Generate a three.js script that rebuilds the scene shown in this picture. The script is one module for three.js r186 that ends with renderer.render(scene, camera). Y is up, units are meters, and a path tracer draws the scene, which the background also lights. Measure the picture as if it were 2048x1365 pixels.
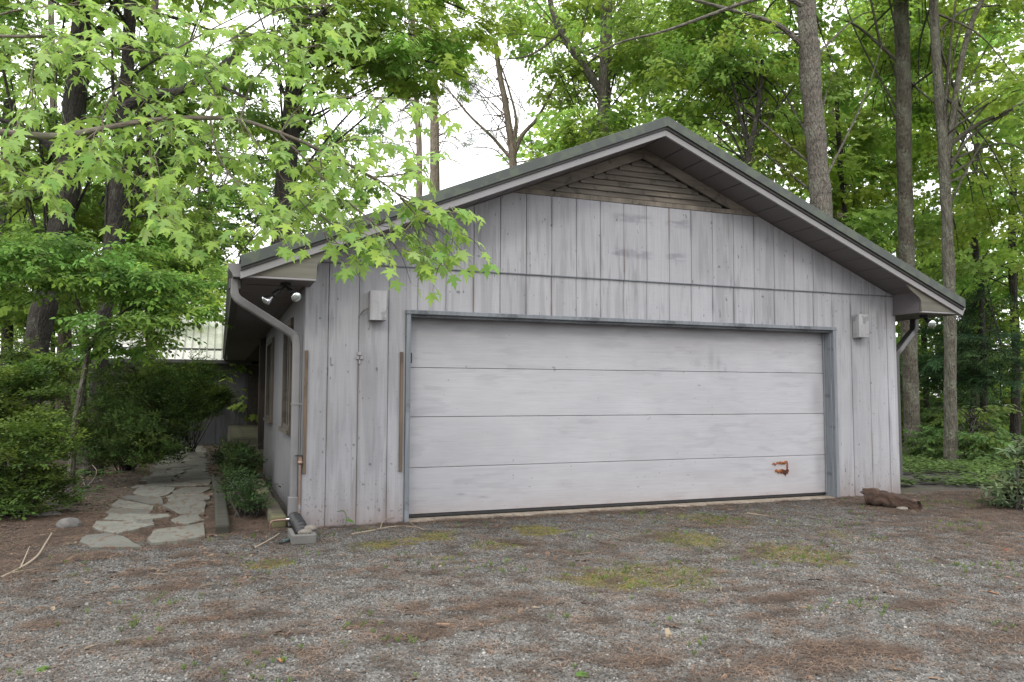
import * as THREE from 'three';
import { mergeGeometries } from 'three/addons/utils/BufferGeometryUtils.js';
import { RoundedBoxGeometry } from 'three/addons/geometries/RoundedBoxGeometry.js';

// ------------------------------------------------------------------ camera, sky, sun, exposure
const scene = new THREE.Scene();
const camera = new THREE.PerspectiveCamera(47.47, 1024 / 682, 0.05, 400);
camera.position.set(-0.764, 1.326, 7.911);
camera.rotation.set(0.0667, -0.359, 0.0028, 'YXZ');
const renderer = new THREE.WebGLRenderer({ antialias: true });
renderer.toneMapping = THREE.LinearToneMapping;
renderer.toneMappingExposure = 1.0;
renderer.shadowMap.enabled = true;
const SKY = 2.4;
{ // an even, bright overcast: a little brighter overhead
  const W = 256, H = 128, a = new Float32Array(W * H * 4);
  for (let y = 0; y < H; y++) for (let x = 0; x < W; x++) {
    const el = (y + 0.5) / H * Math.PI - Math.PI / 2, s = Math.sin(el), i = (y * W + x) * 4;
    const cl = 1 + 0.05 * Math.sin(x / W * Math.PI * 6 + 3 * s) * Math.cos(s * 7);
    const l = s > 0 ? SKY * (0.78 + 0.62 * s) * cl : 0.25;
    a[i] = l * 0.995; a[i + 1] = l; a[i + 2] = l * 1.015; a[i + 3] = 1;
  }
  const t = new THREE.DataTexture(a, W, H, THREE.RGBAFormat, THREE.FloatType);
  t.mapping = THREE.EquirectangularReflectionMapping; t.magFilter = THREE.LinearFilter; t.needsUpdate = true;
  scene.background = t; scene.environment = t;
}
const sun = new THREE.DirectionalLight(0xfff4e2, 0.9);
sun.position.set(-9, 17, 17); sun.target.position.set(2, 1, -2);
sun.castShadow = true; sun.shadow.radius = 20; sun.shadow.mapSize.set(2048, 2048);
Object.assign(sun.shadow.camera, { left: -25, right: 25, top: 25, bottom: -25, near: 1, far: 80 });
scene.add(sun, sun.target);

// ------------------------------------------------------------------ helpers
const V = (x, y, z) => new THREE.Vector3(x, y, z);
function RNG(seed) { let a = seed >>> 0; return () => { a = (a + 0x6d2b79f5) >>> 0; let t = a; t = Math.imul(t ^ (t >>> 15), t | 1); t ^= t + Math.imul(t ^ (t >>> 7), t | 61); return ((t ^ (t >>> 14)) >>> 0) / 4294967296; }; }
const rnd = RNG(7), rr = (a, b, f = rnd) => a + (b - a) * f();
const clamp = (x, a = 0, b = 1) => Math.min(b, Math.max(a, x)), mix = (a, b, t) => a + (b - a) * t;
const sm = (a, b, x) => { const t = clamp((x - a) / (b - a)); return t * t * (3 - 2 * t); };
const PERM = new Float32Array(65536); { const f = RNG(99); for (let i = 0; i < 65536; i++) PERM[i] = f(); }
const hsh = (x, y, s) => PERM[((x * 73 + y * 19349 + s * 8317) ^ (x * 7919 + s * 31)) & 65535];
function vn(x, y, s = 0, px = 0, py = 0) {
  let xi = Math.floor(x), yi = Math.floor(y); let fx = x - xi, fy = y - yi; fx = fx * fx * (3 - 2 * fx); fy = fy * fy * (3 - 2 * fy);
  let x1 = xi + 1, y1 = yi + 1;
  if (px) { xi = ((xi % px) + px) % px; x1 = ((x1 % px) + px) % px; } if (py) { yi = ((yi % py) + py) % py; y1 = ((y1 % py) + py) % py; }
  return mix(mix(hsh(xi, yi, s), hsh(x1, yi, s), fx), mix(hsh(xi, y1, s), hsh(x1, y1, s), fx), fy);
}
function fbm(x, y, o = 4, s = 0, px = 0, py = 0) { let a = 0.5, v = 0, n = 0; for (let i = 0; i < o; i++) { v += a * vn(x, y, s + i * 13, px, py); n += a; a *= 0.5; x *= 2; y *= 2; px *= 2; py *= 2; } return v / n; }
const toS = (c) => 255 * clamp(c <= 0.0031308 ? c * 12.92 : 1.055 * Math.pow(c, 1 / 2.4) - 0.055);
function tex(w, h, fn, srgb = true, wrap = true) { // fn(u, v, out) with linear values
  const d = new Uint8Array(w * h * 4), o = [0, 0, 0];
  for (let y = 0; y < h; y++) for (let x = 0; x < w; x++) { fn((x + 0.5) / w, (y + 0.5) / h, o); const i = (y * w + x) * 4; for (let c = 0; c < 3; c++) d[i + c] = srgb ? toS(o[c]) : 255 * clamp(o[c]); d[i + 3] = 255; }
  const t = new THREE.DataTexture(d, w, h); t.magFilter = THREE.LinearFilter; t.minFilter = THREE.LinearMipmapLinearFilter; t.generateMipmaps = true;
  if (srgb) t.colorSpace = THREE.SRGBColorSpace; if (wrap) t.wrapS = t.wrapT = THREE.RepeatWrapping; t.needsUpdate = true; return t;
}
const rep = (t, x, y) => { const c = t.clone(); c.repeat.set(x, y); c.needsUpdate = true; return c; };
const mat = (o) => new THREE.MeshStandardMaterial({ roughness: 0.85, ...o, ...(Array.isArray(o.color) ? { color: new THREE.Color().setRGB(...o.color) } : {}) });

// a pixel of the 2048 x 1365 photograph to a place in the world
const FPX = 682.5 / Math.tan(47.47 / 2 * Math.PI / 180);
camera.updateMatrixWorld(true);
function ray(u, v) { return V((u - 1024) / FPX, -(v - 682.5) / FPX, -1).applyQuaternion(camera.quaternion); }
const at = (u, v, d) => ray(u, v).multiplyScalar(d).add(camera.position);
function gy(x, z) { const t = clamp(-z - 1, 0, 45); return -0.0225 * t; }
function onPlane(u, v, ax, val) { const r = ray(u, v), t = (val - camera.position.getComponent(ax)) / r.getComponent(ax); return r.multiplyScalar(t).add(camera.position); }
function onGround(u, v) { let y = 0, p; for (let i = 0; i < 25; i++) { p = onPlane(u, v, 1, y); y = mix(y, gy(p.x, p.z), 0.7); } p.y = gy(p.x, p.z); return p; }

const used = {};
function numbered(n) { const k = used[n] = (used[n] ?? -1) + 1; return k ? n + '_' + String(k).padStart(3, '0') : n; }
function tag(o, label, category, group) { o.userData = { ...o.userData, label, category, ...(group ? { group } : {}) }; return o; }
function thing(name, label, category, base, group) { const o = new THREE.Group(); o.name = numbered(name); o.position.copy(base); o.userData.isBase = true; scene.add(o); return tag(o, label, category, group); }
function part(parent, name, geo, m, kind) { // geometry in world metres; the part keeps its thing's base
  const o = new THREE.Mesh(geo, m); o.name = name; if (parent === scene) o.name = numbered(name);
  if (parent.userData.isBase) o.position.copy(parent.position).negate();
  if (kind) o.userData.kind = kind; parent.add(o); return o;
}
function solo(name, label, category, geo, m, base, group) { // a thing of one mesh, geometry in world metres
  const o = new THREE.Mesh(geo.translate(-base.x, -base.y, -base.z), m); o.name = numbered(name); o.position.copy(base); scene.add(o); return tag(o, label, category, group);
}
function struct(name, geo, m) { const o = part(scene, name, geo, m); o.userData.kind = 'structure'; return o; }
const merge = (l) => mergeGeometries(l.map((g) => { const k = g.index ? g.toNonIndexed() : g; for (const n of Object.keys(k.attributes)) if (!['position', 'normal', 'uv'].includes(n)) k.deleteAttribute(n); return k; }));

function uvXY(g, su = 1, sv = 1, ou = 0, ov = 0, a = 0, b = 1) { const p = g.attributes.position, uv = new Float32Array(p.count * 2); for (let i = 0; i < p.count; i++) { uv[2 * i] = p.getComponent(i, a) * su + ou; uv[2 * i + 1] = p.getComponent(i, b) * sv + ov; } g.setAttribute('uv', new THREE.BufferAttribute(uv, 2)); return g; }
function prism(pts, z0, z1, bev = 0.003) { // polygon in XY pushed from z0 to z1, edges chamfered
  const s = new THREE.Shape(pts.map((p) => new THREE.Vector2(p[0], p[1])));
  const g = new THREE.ExtrudeGeometry(s, { depth: z1 - z0 - 2 * bev, bevelEnabled: bev > 0, bevelSize: bev, bevelThickness: bev, bevelOffset: -bev, bevelSegments: 1, curveSegments: 6 });
  return g.translate(0, 0, z0 + bev);
}
const rect = (x0, x1, y0, y1) => [[x0, y0], [x1, y0], [x1, y1], [x0, y1]];
function box(x0, x1, y0, y1, z0, z1, bev = 0.003) { return prism(rect(x0, x1, y0, y1), z0, z1, bev); }
function boxUV(g, s = 1, off = 0) { // box mapping in metres
  g = g.index ? g.toNonIndexed() : g; const p = g.attributes.position, n = g.attributes.normal, uv = new Float32Array(p.count * 2);
  for (let i = 0; i < p.count; i++) { const ax = Math.abs(n.getX(i)), ay = Math.abs(n.getY(i)), az = Math.abs(n.getZ(i)); const [a, b] = ax > ay && ax > az ? [2, 1] : ay > az ? [0, 2] : [0, 1]; uv[2 * i] = p.getComponent(i, a) * s + off; uv[2 * i + 1] = p.getComponent(i, b) * s + off * 0.37; }
  g.setAttribute('uv', new THREE.BufferAttribute(uv, 2)); return g;
}
function beam(a, b, w, h, bev = 0.003, up = V(0, 1, 0)) { // a squared bar from a to b
  const d = b.clone().sub(a), L = d.length(); d.normalize(); const x = up.clone().cross(d).normalize(), y = d.clone().cross(x);
  const g = prism(rect(-w / 2, w / 2, -h / 2, h / 2), 0, L, bev);
  return g.applyMatrix4(new THREE.Matrix4().makeBasis(x, y, d).setPosition(a));
}
function spline(pts, n) { return new THREE.CatmullRomCurve3(pts, false, 'centripetal').getPoints(n); }
function sweep(path, rad, sides = 8, rough = 0, seed = 0, flare = 0) { // a tapered limb with bark swellings; uv in metres
  const P = [], U = [], I = []; let len = 0; const T = V(0, 0, 0), N = V(0, 0, 0), B = V(0, 0, 0); let prevN = null;
  for (let i = 0; i < path.length; i++) {
    if (i) len += path[i].distanceTo(path[i - 1]);
    T.copy(path[Math.min(i + 1, path.length - 1)]).sub(path[Math.max(i - 1, 0)]).normalize();
    if (!prevN) { prevN = Math.abs(T.y) < 0.9 ? V(0, 1, 0).cross(T).normalize() : V(1, 0, 0).cross(T).normalize(); }
    N.copy(prevN).addScaledVector(T, -prevN.dot(T)).normalize(); prevN = N.clone(); B.copy(T).cross(N);
    const r0 = typeof rad === 'function' ? rad(i / (path.length - 1), len) : rad;
    for (let k = 0; k <= sides; k++) {
      const a = k / sides * Math.PI * 2, kk = k % sides; const q = kk / sides * 6.2832;
      let r = r0; if (rough) r *= 1 + rough * (fbm(Math.cos(q) * 1.7 + seed, len * 2.2 + Math.sin(q) * 1.7, 3, seed) - 0.5) * 2;
      if (flare) r *= 1 + flare * Math.exp(-len * 3.2) * (1 + 0.35 * Math.sin(q * 4 + seed));
      P.push(path[i].x + (N.x * Math.cos(a) + B.x * Math.sin(a)) * r, path[i].y + (N.y * Math.cos(a) + B.y * Math.sin(a)) * r, path[i].z + (N.z * Math.cos(a) + B.z * Math.sin(a)) * r);
      U.push(k / sides * Math.max(0.05, 6.283 * r0), len);
    }
  }
  const w = sides + 1; for (let i = 0; i + 1 < path.length; i++) for (let k = 0; k < sides; k++) { const a = i * w + k; I.push(a, a + 1, a + w, a + 1, a + w + 1, a + w); }
  const g = new THREE.BufferGeometry(); g.setAttribute('position', new THREE.Float32BufferAttribute(P, 3)); g.setAttribute('uv', new THREE.Float32BufferAttribute(U, 2)); g.setIndex(I); g.computeVertexNormals();
  return g;
}
function profileSweep(path, prof, up = V(0, 0, 1)) { // a hollow-looking pipe: profile points [across, along up]
  const P = [], I = []; const n = prof.length;
  for (let i = 0; i < path.length; i++) {
    const T = path[Math.min(i + 1, path.length - 1)].clone().sub(path[Math.max(i - 1, 0)]).normalize(), X = up.clone().cross(T).normalize(), Y = T.clone().cross(X);
    for (const [a, b] of prof) P.push(path[i].x + X.x * a + Y.x * b, path[i].y + X.y * a + Y.y * b, path[i].z + X.z * a + Y.z * b);
  }
  for (let i = 0; i + 1 < path.length; i++) for (let k = 0; k < n; k++) { const a = i * n + k, b = i * n + (k + 1) % n; I.push(a, b, a + n, b, b + n, a + n); }
  const g = new THREE.BufferGeometry(); g.setAttribute('position', new THREE.Float32BufferAttribute(P, 3)); g.setIndex(I); const f = g.toNonIndexed(); f.computeVertexNormals(); return boxUV(f);
}

// ------------------------------------------------------------------ colours and textures
const FW = 7.71, FH = 4.4; // the facade in metres
const grooveX = []; for (let i = 0; i <= 25; i++) grooveX.push(i * 0.3048 + 0.235 - 0.3048);
const facadeTex = tex(2048, 1024, (u, v, o) => {
  const X = u * FW, Y = v * FH - 0.1; let l = 0.302 + 0.045 * (fbm(X * 1.3, Y * 0.7, 4, 3) - 0.5) * 2;
  const bi = Math.floor((X - 0.235) / 0.3048 + 1); l *= 0.95 + 0.1 * hsh(bi, Y > 2.635 ? 1 : 2, 5);
  l *= 0.93 + 0.14 * fbm(X * 70, Y * 2.4, 3, 11); l *= 0.98 + 0.04 * vn(X * 14, Y * 190, 13); l *= 0.9 + 0.2 * fbm(X * 2.6, Y * 2.1, 5, 15); l *= 1 - 0.16 * sm(0.5, 0.7, fbm(X * 16, Y * 1.3, 4, 19)); l *= 0.95 + 0.1 * vn(X * 260, Y * 5, 17);
  let r = l * 0.985, g = l * 0.995, b = l * 1.062;
  const wornn = sm(0.56, 0.75, fbm(X * 34, Y * 3.0 + bi * 7, 3, 21)) * 0.2 * sm(0.42, 0.7, fbm(X * 1.1, Y * 1.1, 3, 22));
  r *= 1 - wornn; g *= 1 - wornn; b *= 1 - wornn;
  // streaks beside the grooves
  const gx = ((X - 0.235) / 0.3048) - Math.round((X - 0.235) / 0.3048), gd = Math.abs(gx) * 0.3048, gi = Math.round((X - 0.235) / 0.3048);
  let st = Math.exp(-gd * gd / 0.00034) * (0.1 + 0.55 * sm(0.42, 0.78, fbm(gi * 3.7, Y * 2.1, 3, 31)));
  if (Y < 2.6 && Y > 2.15) st *= 1.25;
  const brown = 0.75 * sm(0.5, 0.8, vn(gi * 5.1, Y * 1.1, 37));
  r *= 1 - st * mix(0.55, 0.36, brown); g *= 1 - st * mix(0.54, 0.5, brown); b *= 1 - st * mix(0.52, 0.6, brown);
  // splashed soil along the foot of the wall
  if (Y < 1) { let dd = Math.exp(-Math.max(0, Y) / 0.2) * (0.4 + 0.9 * fbm(X * 9, Y * 7, 4, 41)); dd = clamp(dd); r = mix(r, 0.19, dd * 0.75); g = mix(g, 0.14, dd * 0.75); b = mix(b, 0.125, dd * 0.75);
    const sp = sm(0.74, 0.85, fbm(X * 45, Y * 40, 2, 43)) * Math.exp(-Y / 0.4) * 0.8; r *= 1 - sp * 0.7; g *= 1 - sp * 0.72; b *= 1 - sp * 0.72; }
  // dark specks and knots
  const kn = sm(0.84, 0.92, fbm(X * 34, Y * 15, 2, 51)) * 0.5; r *= 1 - kn; g *= 1 - kn; b *= 1 - kn;
  // worn smudges where something was once fixed to the gable
  const sx = X - 4.1; if (Y > 2.65 && Math.abs(sx) < 0.8) { for (const [cy, x0, x1] of [[3.36, -0.7, 0.42], [2.95, -0.72, 0.36]]) { const m = Math.exp(-Math.pow((Y - cy) / 0.055, 4)) * sm(x0, x0 + 0.1, sx) * (1 - sm(x1 - 0.1, x1, sx)) * sm(0.3, 0.6, fbm(X * 9, Y * 30, 3, 61)) * sm(0.35, 0.5, fbm(X * 3.2 + 3, 1.5, 2, 63)) * (0.6 + 0.5 * vn(X * 70, Y * 20, 67)); r *= 1 - 0.3 * m; g *= 1 - 0.3 * m; b *= 1 - 0.28 * m; } }
  o[0] = r; o[1] = g; o[2] = b;
}, true, false);
const doorTex = tex(2048, 1024, (u, v, o) => {
  const X = u * 5.6, Y = v * 2.15; let l = 0.355 + 0.035 * (fbm(X * 1.1, Y * 1.6, 4, 103) - 0.5) * 2;
  l *= 0.95 + 0.1 * fbm(X * 3, Y * 60, 3, 111); l *= 0.96 + 0.08 * vn(X * 9, Y * 240, 117);
  const w = sm(0.52, 0.7, fbm(X * 3.3, Y * 16, 4, 121)) * 0.1 * sm(0.4, 0.65, fbm(X * 1.6, Y * 2.6, 3, 122)); l *= 1 - w;
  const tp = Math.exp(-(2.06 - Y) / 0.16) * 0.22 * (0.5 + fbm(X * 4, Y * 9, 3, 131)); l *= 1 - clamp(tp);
  for (const [cx, cy, sx2, sy2, k] of [[3.8, 1.75, 0.04, 0.13, 0.2], [3.9, 1.7, 0.03, 0.1, 0.18], [3.6, 1.7, 0.05, 0.05, 0.12], [4.0, 1.62, 0.02, 0.03, 0.2], [0.6, 0.24, 0.05, 0.012, 0.3], [0.85, 0.2, 0.06, 0.012, 0.25], [3.6, 0.35, 0.3, 0.06, 0.14], [5.4, 1.3, 0.08, 0.2, 0.2], [5.42, 0.35, 0.07, 0.2, 0.22]]) l *= 1 - k * Math.exp(-(((X - cx) / sx2) ** 2) - ((Y - cy) / sy2) ** 2);
  const spk = sm(0.88, 0.94, fbm(X * 20, Y * 26, 2, 141)) * 0.35; l *= 1 - spk;
  l *= 0.93 + 0.14 * fbm(X * 2.2, Y * 3.3, 5, 125); let r = l * 0.985, g = l * 0.985, b = l * 1.05;
  const dd = clamp(Math.exp(-Y / 0.1) * (0.4 + 1.0 * fbm(X * 8, Y * 14, 4, 151))) * 0.8; r = mix(r, 0.24, dd); g = mix(g, 0.185, dd); b = mix(b, 0.16, dd);
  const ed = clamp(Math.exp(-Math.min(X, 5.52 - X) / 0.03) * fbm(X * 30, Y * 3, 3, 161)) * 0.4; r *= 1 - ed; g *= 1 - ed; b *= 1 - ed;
  const rx = X - 4.86, ry = Y - 0.40, rs = 0.6 * Math.exp(-((rx / 0.16) ** 2) - ((ry + 0.03) / 0.1) ** 2) * fbm(X * 40, Y * 20, 3, 171) * 0.6; r = mix(r, 0.34, rs); g = mix(g, 0.17, rs); b = mix(b, 0.07, rs);
  o[0] = r; o[1] = g; o[2] = b;
}, true, false);
const grainBump = tex(512, 512, (u, v, o) => { o[0] = o[1] = o[2] = 0.6 * fbm(u * 64, v * 3, 3, 5, 64, 3) + 0.4 * fbm(u * 16, v * 16, 4, 6, 16, 16); }, false);
const woodTex = (c0, c1, seed, w = 512, h = 512) => tex(w, h, (u, v, o) => { const n = fbm(u * 40, v * 3, 4, seed, 40, 3), m = fbm(u * 4, v * 2, 4, seed + 7, 4, 2), k = sm(0.62, 0.8, fbm(u * 10, v * 10, 3, seed + 9, 10, 10)); for (let c = 0; c < 3; c++) o[c] = mix(c0[c], c1[c], n) * (0.7 + 0.6 * m) * (1 - 0.35 * k); });
const barkTex = (c0, c1, moss, seed) => tex(512, 1024, (u, v, o) => {
  const wob = fbm(u * 8, v * 10, 3, seed + 4, 8, 10) * 0.9, ridge = 0.55 * clamp(Math.abs(fbm(u * 34 + wob, v * 8, 3, seed, 34, 8) - 0.5) * 4) + 0.45 * fbm(u * 70, v * 26, 3, seed + 51, 70, 26), f = clamp(ridge);
  const m = fbm(u * 4, v * 4, 4, seed + 21, 4, 4), fine = fbm(u * 60, v * 60, 2, seed + 33, 60, 60);
  const ml = sm(0.5, 0.7, m) * moss;
  for (let c = 0; c < 3; c++) o[c] = mix(mix(c0[c], c1[c], f) * (0.7 + 0.35 * fine + 0.3 * m), [0.2, 0.22, 0.17][c], ml * 0.6);
});
const barkBump = tex(512, 1024, (u, v, o) => { const wob = fbm(u * 8, v * 10, 3, 204, 8, 10) * 0.9, r = clamp(Math.abs(fbm(u * 34 + wob, v * 8, 3, 200, 34, 8) - 0.5) * 4); o[0] = o[1] = o[2] = 0.7 * r + 0.3 * fbm(u * 40, v * 40, 3, 233, 40, 40); }, false);
const M = {};
M.facade = mat({ map: facadeTex, bumpMap: rep(grainBump, 9, 4), bumpScale: 0.0025, roughness: 0.88 });
M.backing = mat({ color: [0.2, 0.185, 0.18] });
M.door = mat({ map: doorTex, bumpMap: (() => { const t = rep(grainBump, 3, 5); t.rotation = Math.PI / 2; return t; })(), bumpScale: 0.0012, roughness: 0.8 });
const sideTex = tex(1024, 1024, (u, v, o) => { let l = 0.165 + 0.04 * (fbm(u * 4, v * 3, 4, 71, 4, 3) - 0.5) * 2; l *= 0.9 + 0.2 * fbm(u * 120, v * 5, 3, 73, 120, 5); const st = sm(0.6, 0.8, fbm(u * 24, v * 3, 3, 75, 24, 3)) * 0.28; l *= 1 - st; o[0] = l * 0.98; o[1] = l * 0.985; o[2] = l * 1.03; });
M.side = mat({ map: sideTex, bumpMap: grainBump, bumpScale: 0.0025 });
M.trim = mat({ map: woodTex([0.1, 0.115, 0.13], [0.19, 0.205, 0.225], 301), roughness: 0.8, bumpMap: grainBump, bumpScale: 0.002 });
M.louver = mat({ map: woodTex([0.09, 0.08, 0.066], [0.21, 0.185, 0.155], 311), roughness: 0.95, bumpMap: grainBump, bumpScale: 0.003 });
M.batten = mat({ map: woodTex([0.06, 0.043, 0.032], [0.165, 0.117, 0.08], 321), roughness: 0.9 });
M.pork = mat({ map: woodTex([0.075, 0.073, 0.06], [0.175, 0.17, 0.138], 331), roughness: 0.9 });
M.darkwood = mat({ map: woodTex([0.03, 0.025, 0.02], [0.08, 0.065, 0.055], 341), roughness: 0.9 });
M.brownframe = mat({ map: woodTex([0.05, 0.042, 0.033], [0.11, 0.095, 0.075], 345), roughness: 0.8 });
M.soffit = mat({ color: [0.12, 0.108, 0.113], roughness: 0.6 });
M.fascia = mat({ map: tex(256, 256, (u, v, o) => { const l = 0.235 * (0.9 + 0.2 * fbm(u * 8, v * 8, 4, 351, 8, 8)); o[0] = l; o[1] = l * 0.98; o[2] = l; }), roughness: 0.55 });
M.roof = mat({ map: tex(512, 512, (u, v, o) => { const n = fbm(u * 12, v * 12, 5, 361, 12, 12), a = sm(0.42, 0.68, n); o[0] = mix(0.05, 0.07, a); o[1] = mix(0.06, 0.085, a); o[2] = mix(0.056, 0.062, a); }), roughness: 0.55, metalness: 0.1 });
M.gutter = mat({ map: tex(256, 256, (u, v, o) => { const l = 0.065 * (0.85 + 0.3 * fbm(u * 10, v * 6, 4, 371, 10, 6)); o[0] = l; o[1] = l * 0.98; o[2] = l * 1.0; }), roughness: 0.5 });
M.spout = mat({ map: tex(256, 256, (u, v, o) => { const l = 0.17 * (0.85 + 0.3 * fbm(u * 10, v * 6, 4, 373, 10, 6)); o[0] = l * 1.0; o[1] = l * 0.98; o[2] = l * 1.0; }), roughness: 0.45 });
M.tin = mat({ map: tex(512, 512, (u, v, o) => { const n = fbm(u * 8, v * 8, 5, 377, 8, 8); for (let c = 0; c < 3; c++) o[c] = [0.84, 0.82, 0.81][c] * (0.75 + 0.35 * n); }), roughness: 0.5, metalness: 0 });
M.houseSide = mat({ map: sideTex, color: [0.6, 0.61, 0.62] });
M.tinRib = mat({ color: [0.42, 0.41, 0.4] }); M.gutterDark = mat({ color: [0.05, 0.048, 0.047], roughness: 0.6 });
M.black = mat({ color: [0.015, 0.015, 0.016], roughness: 0.5 });
M.rubber = mat({ color: [0.02, 0.02, 0.022], roughness: 0.45 });
M.metal = mat({ color: [0.75, 0.76, 0.78], roughness: 0.22, metalness: 1 });
M.lens = new THREE.MeshPhysicalMaterial({ color: 0xb9c6c2, roughness: 0.25, metalness: 0.75, clearcoat: 1, clearcoatRoughness: 0.05 });
M.copper = mat({ map: tex(128, 128, (u, v, o) => { const n = fbm(u * 6, v * 6, 4, 381, 6, 6); o[0] = mix(0.14, 0.36, n); o[1] = mix(0.09, 0.25, n); o[2] = mix(0.07, 0.2, n); }), roughness: 0.45, metalness: 0.7 });
M.rust = mat({ map: tex(256, 256, (u, v, o) => { const n = fbm(u * 14, v * 14, 5, 391, 14, 14); const q = sm(0.3, 0.7, n); o[0] = mix(0.05, 0.27, q); o[1] = mix(0.016, 0.085, q); o[2] = mix(0.01, 0.022, q); }), roughness: 1 });
M.concrete = mat({ map: tex(512, 512, (u, v, o) => { const n = fbm(u * 9, v * 9, 5, 401, 9, 9), f = vn(u * 200, v * 200, 402, 200, 200); const l = 0.115 * (0.7 + 0.5 * n) * (0.9 + 0.2 * f); o[0] = l * 1.02; o[1] = l; o[2] = l * 0.95; }), roughness: 0.95 });
M.sill = mat({ map: tex(512, 256, (u, v, o) => { const n = fbm(u * 20, v * 6, 5, 411, 20, 6); o[0] = mix(0.16, 0.36, n); o[1] = mix(0.13, 0.31, n); o[2] = mix(0.1, 0.25, n); }), roughness: 0.95 });
M.mossy = mat({ map: tex(512, 512, (u, v, o) => { const n = fbm(u * 6, v * 6, 5, 421, 6, 6), a = sm(0.4, 0.65, n); o[0] = mix(0.06, 0.115, a); o[1] = mix(0.052, 0.11, a); o[2] = mix(0.038, 0.055, a); }), roughness: 1 });
M.timber = mat({ map: woodTex([0.018, 0.018, 0.014], [0.055, 0.052, 0.037], 431), roughness: 1 });
M.rot = mat({ map: woodTex([0.016, 0.01, 0.008], [0.075, 0.045, 0.031], 441), roughness: 1, bumpMap: grainBump, bumpScale: 0.012 });
M.twig = mat({ map: woodTex([0.13, 0.105, 0.085], [0.26, 0.21, 0.17], 451, 128, 128), roughness: 0.95 });
M.pale = mat({ map: woodTex([0.13, 0.105, 0.08], [0.28, 0.23, 0.17], 455, 128, 128), roughness: 0.95 });
M.barkGrey = mat({ map: barkTex([0.07, 0.063, 0.054], [0.22, 0.195, 0.165], 0.5, 501), bumpMap: barkBump, bumpScale: 0.045, roughness: 1 });
M.barkBrown = mat({ map: barkTex([0.055, 0.042, 0.034], [0.16, 0.125, 0.1], 0.35, 521), bumpMap: barkBump, bumpScale: 0.03, roughness: 1 });
M.barkDark = mat({ map: barkTex([0.018, 0.016, 0.014], [0.055, 0.048, 0.04], 0.3, 541), bumpMap: barkBump, bumpScale: 0.03, roughness: 1 });
M.barkPine = mat({ map: barkTex([0.13, 0.105, 0.085], [0.33, 0.27, 0.22], 0.3, 561), bumpMap: barkBump, bumpScale: 0.02, roughness: 1 });
M.barkShade = mat({ map: barkTex([0.05, 0.045, 0.037], [0.15, 0.135, 0.105], 0.5, 591), bumpMap: barkBump, bumpScale: 0.03, roughness: 1 });
M.barkThin = mat({ map: barkTex([0.1, 0.085, 0.07], [0.22, 0.185, 0.15], 0.5, 581), bumpMap: barkBump, bumpScale: 0.006, roughness: 1 });
M.glass = new THREE.MeshPhysicalMaterial({ color: 0x30343a, roughness: 0.05, specularIntensity: 1 });
M.white = mat({ color: [0.7, 0.7, 0.68] });
M.slate = [0, 1, 2].map((k) => mat({ map: tex(512, 512, (u, v, o) => { const n = fbm(u * 5, v * 7, 5, 601 + k, 5, 7), f = fbm(u * 60, v * 60, 3, 611, 60, 60), lit = sm(0.56, 0.72, fbm(u * 26, v * 15, 3, 621 + k, 26, 15)); const l = (0.11 + 0.024 * k) * (0.72 + 0.4 * n + 0.25 * (f - 0.5)); o[0] = mix(l * 1.03, 0.1, lit * 0.85); o[1] = mix(l * 1.03, 0.062, lit * 0.85); o[2] = mix(l * 0.88, 0.042, lit * 0.85); }), roughness: 0.8, bumpMap: grainBump, bumpScale: 0.004 }));
M.stone = [[0.11, 0.105, 0.1], [0.165, 0.15, 0.13]].map((c, k) => mat({ map: tex(256, 256, (u, v, o) => { const n = fbm(u * 7, v * 7, 5, 631 + k, 7, 7); for (let i = 0; i < 3; i++) o[i] = c[i] * (0.6 + 0.8 * n); }), roughness: 0.95 }));
const leafMat = (r, g, b, tr = 0.5, ro = 1) => new THREE.MeshPhysicalMaterial({ color: new THREE.Color().setRGB(r, g, b), transmission: tr, roughness: ro, thickness: 0, side: THREE.DoubleSide, specularIntensity: 0.22 });
M.maple = leafMat(0.35, 0.5, 0.135, 0.52);
M.canopy = leafMat(0.285, 0.43, 0.085, 0.66);
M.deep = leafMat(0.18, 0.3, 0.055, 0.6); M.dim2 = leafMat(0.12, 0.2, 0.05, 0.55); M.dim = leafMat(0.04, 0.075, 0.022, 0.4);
M.dogwood = leafMat(0.16, 0.3, 0.055, 0.5);
M.azaleaDark = leafMat(0.075, 0.13, 0.026, 0.5); M.azalea = leafMat(0.105, 0.175, 0.03, 0.45);
M.hemlock = leafMat(0.045, 0.1, 0.04, 0.35);
M.pine = leafMat(0.07, 0.13, 0.06, 0.35);
M.rhodo = leafMat(0.13, 0.18, 0.09, 0.3);
M.herb = leafMat(0.1, 0.2, 0.035, 0.45);

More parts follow.
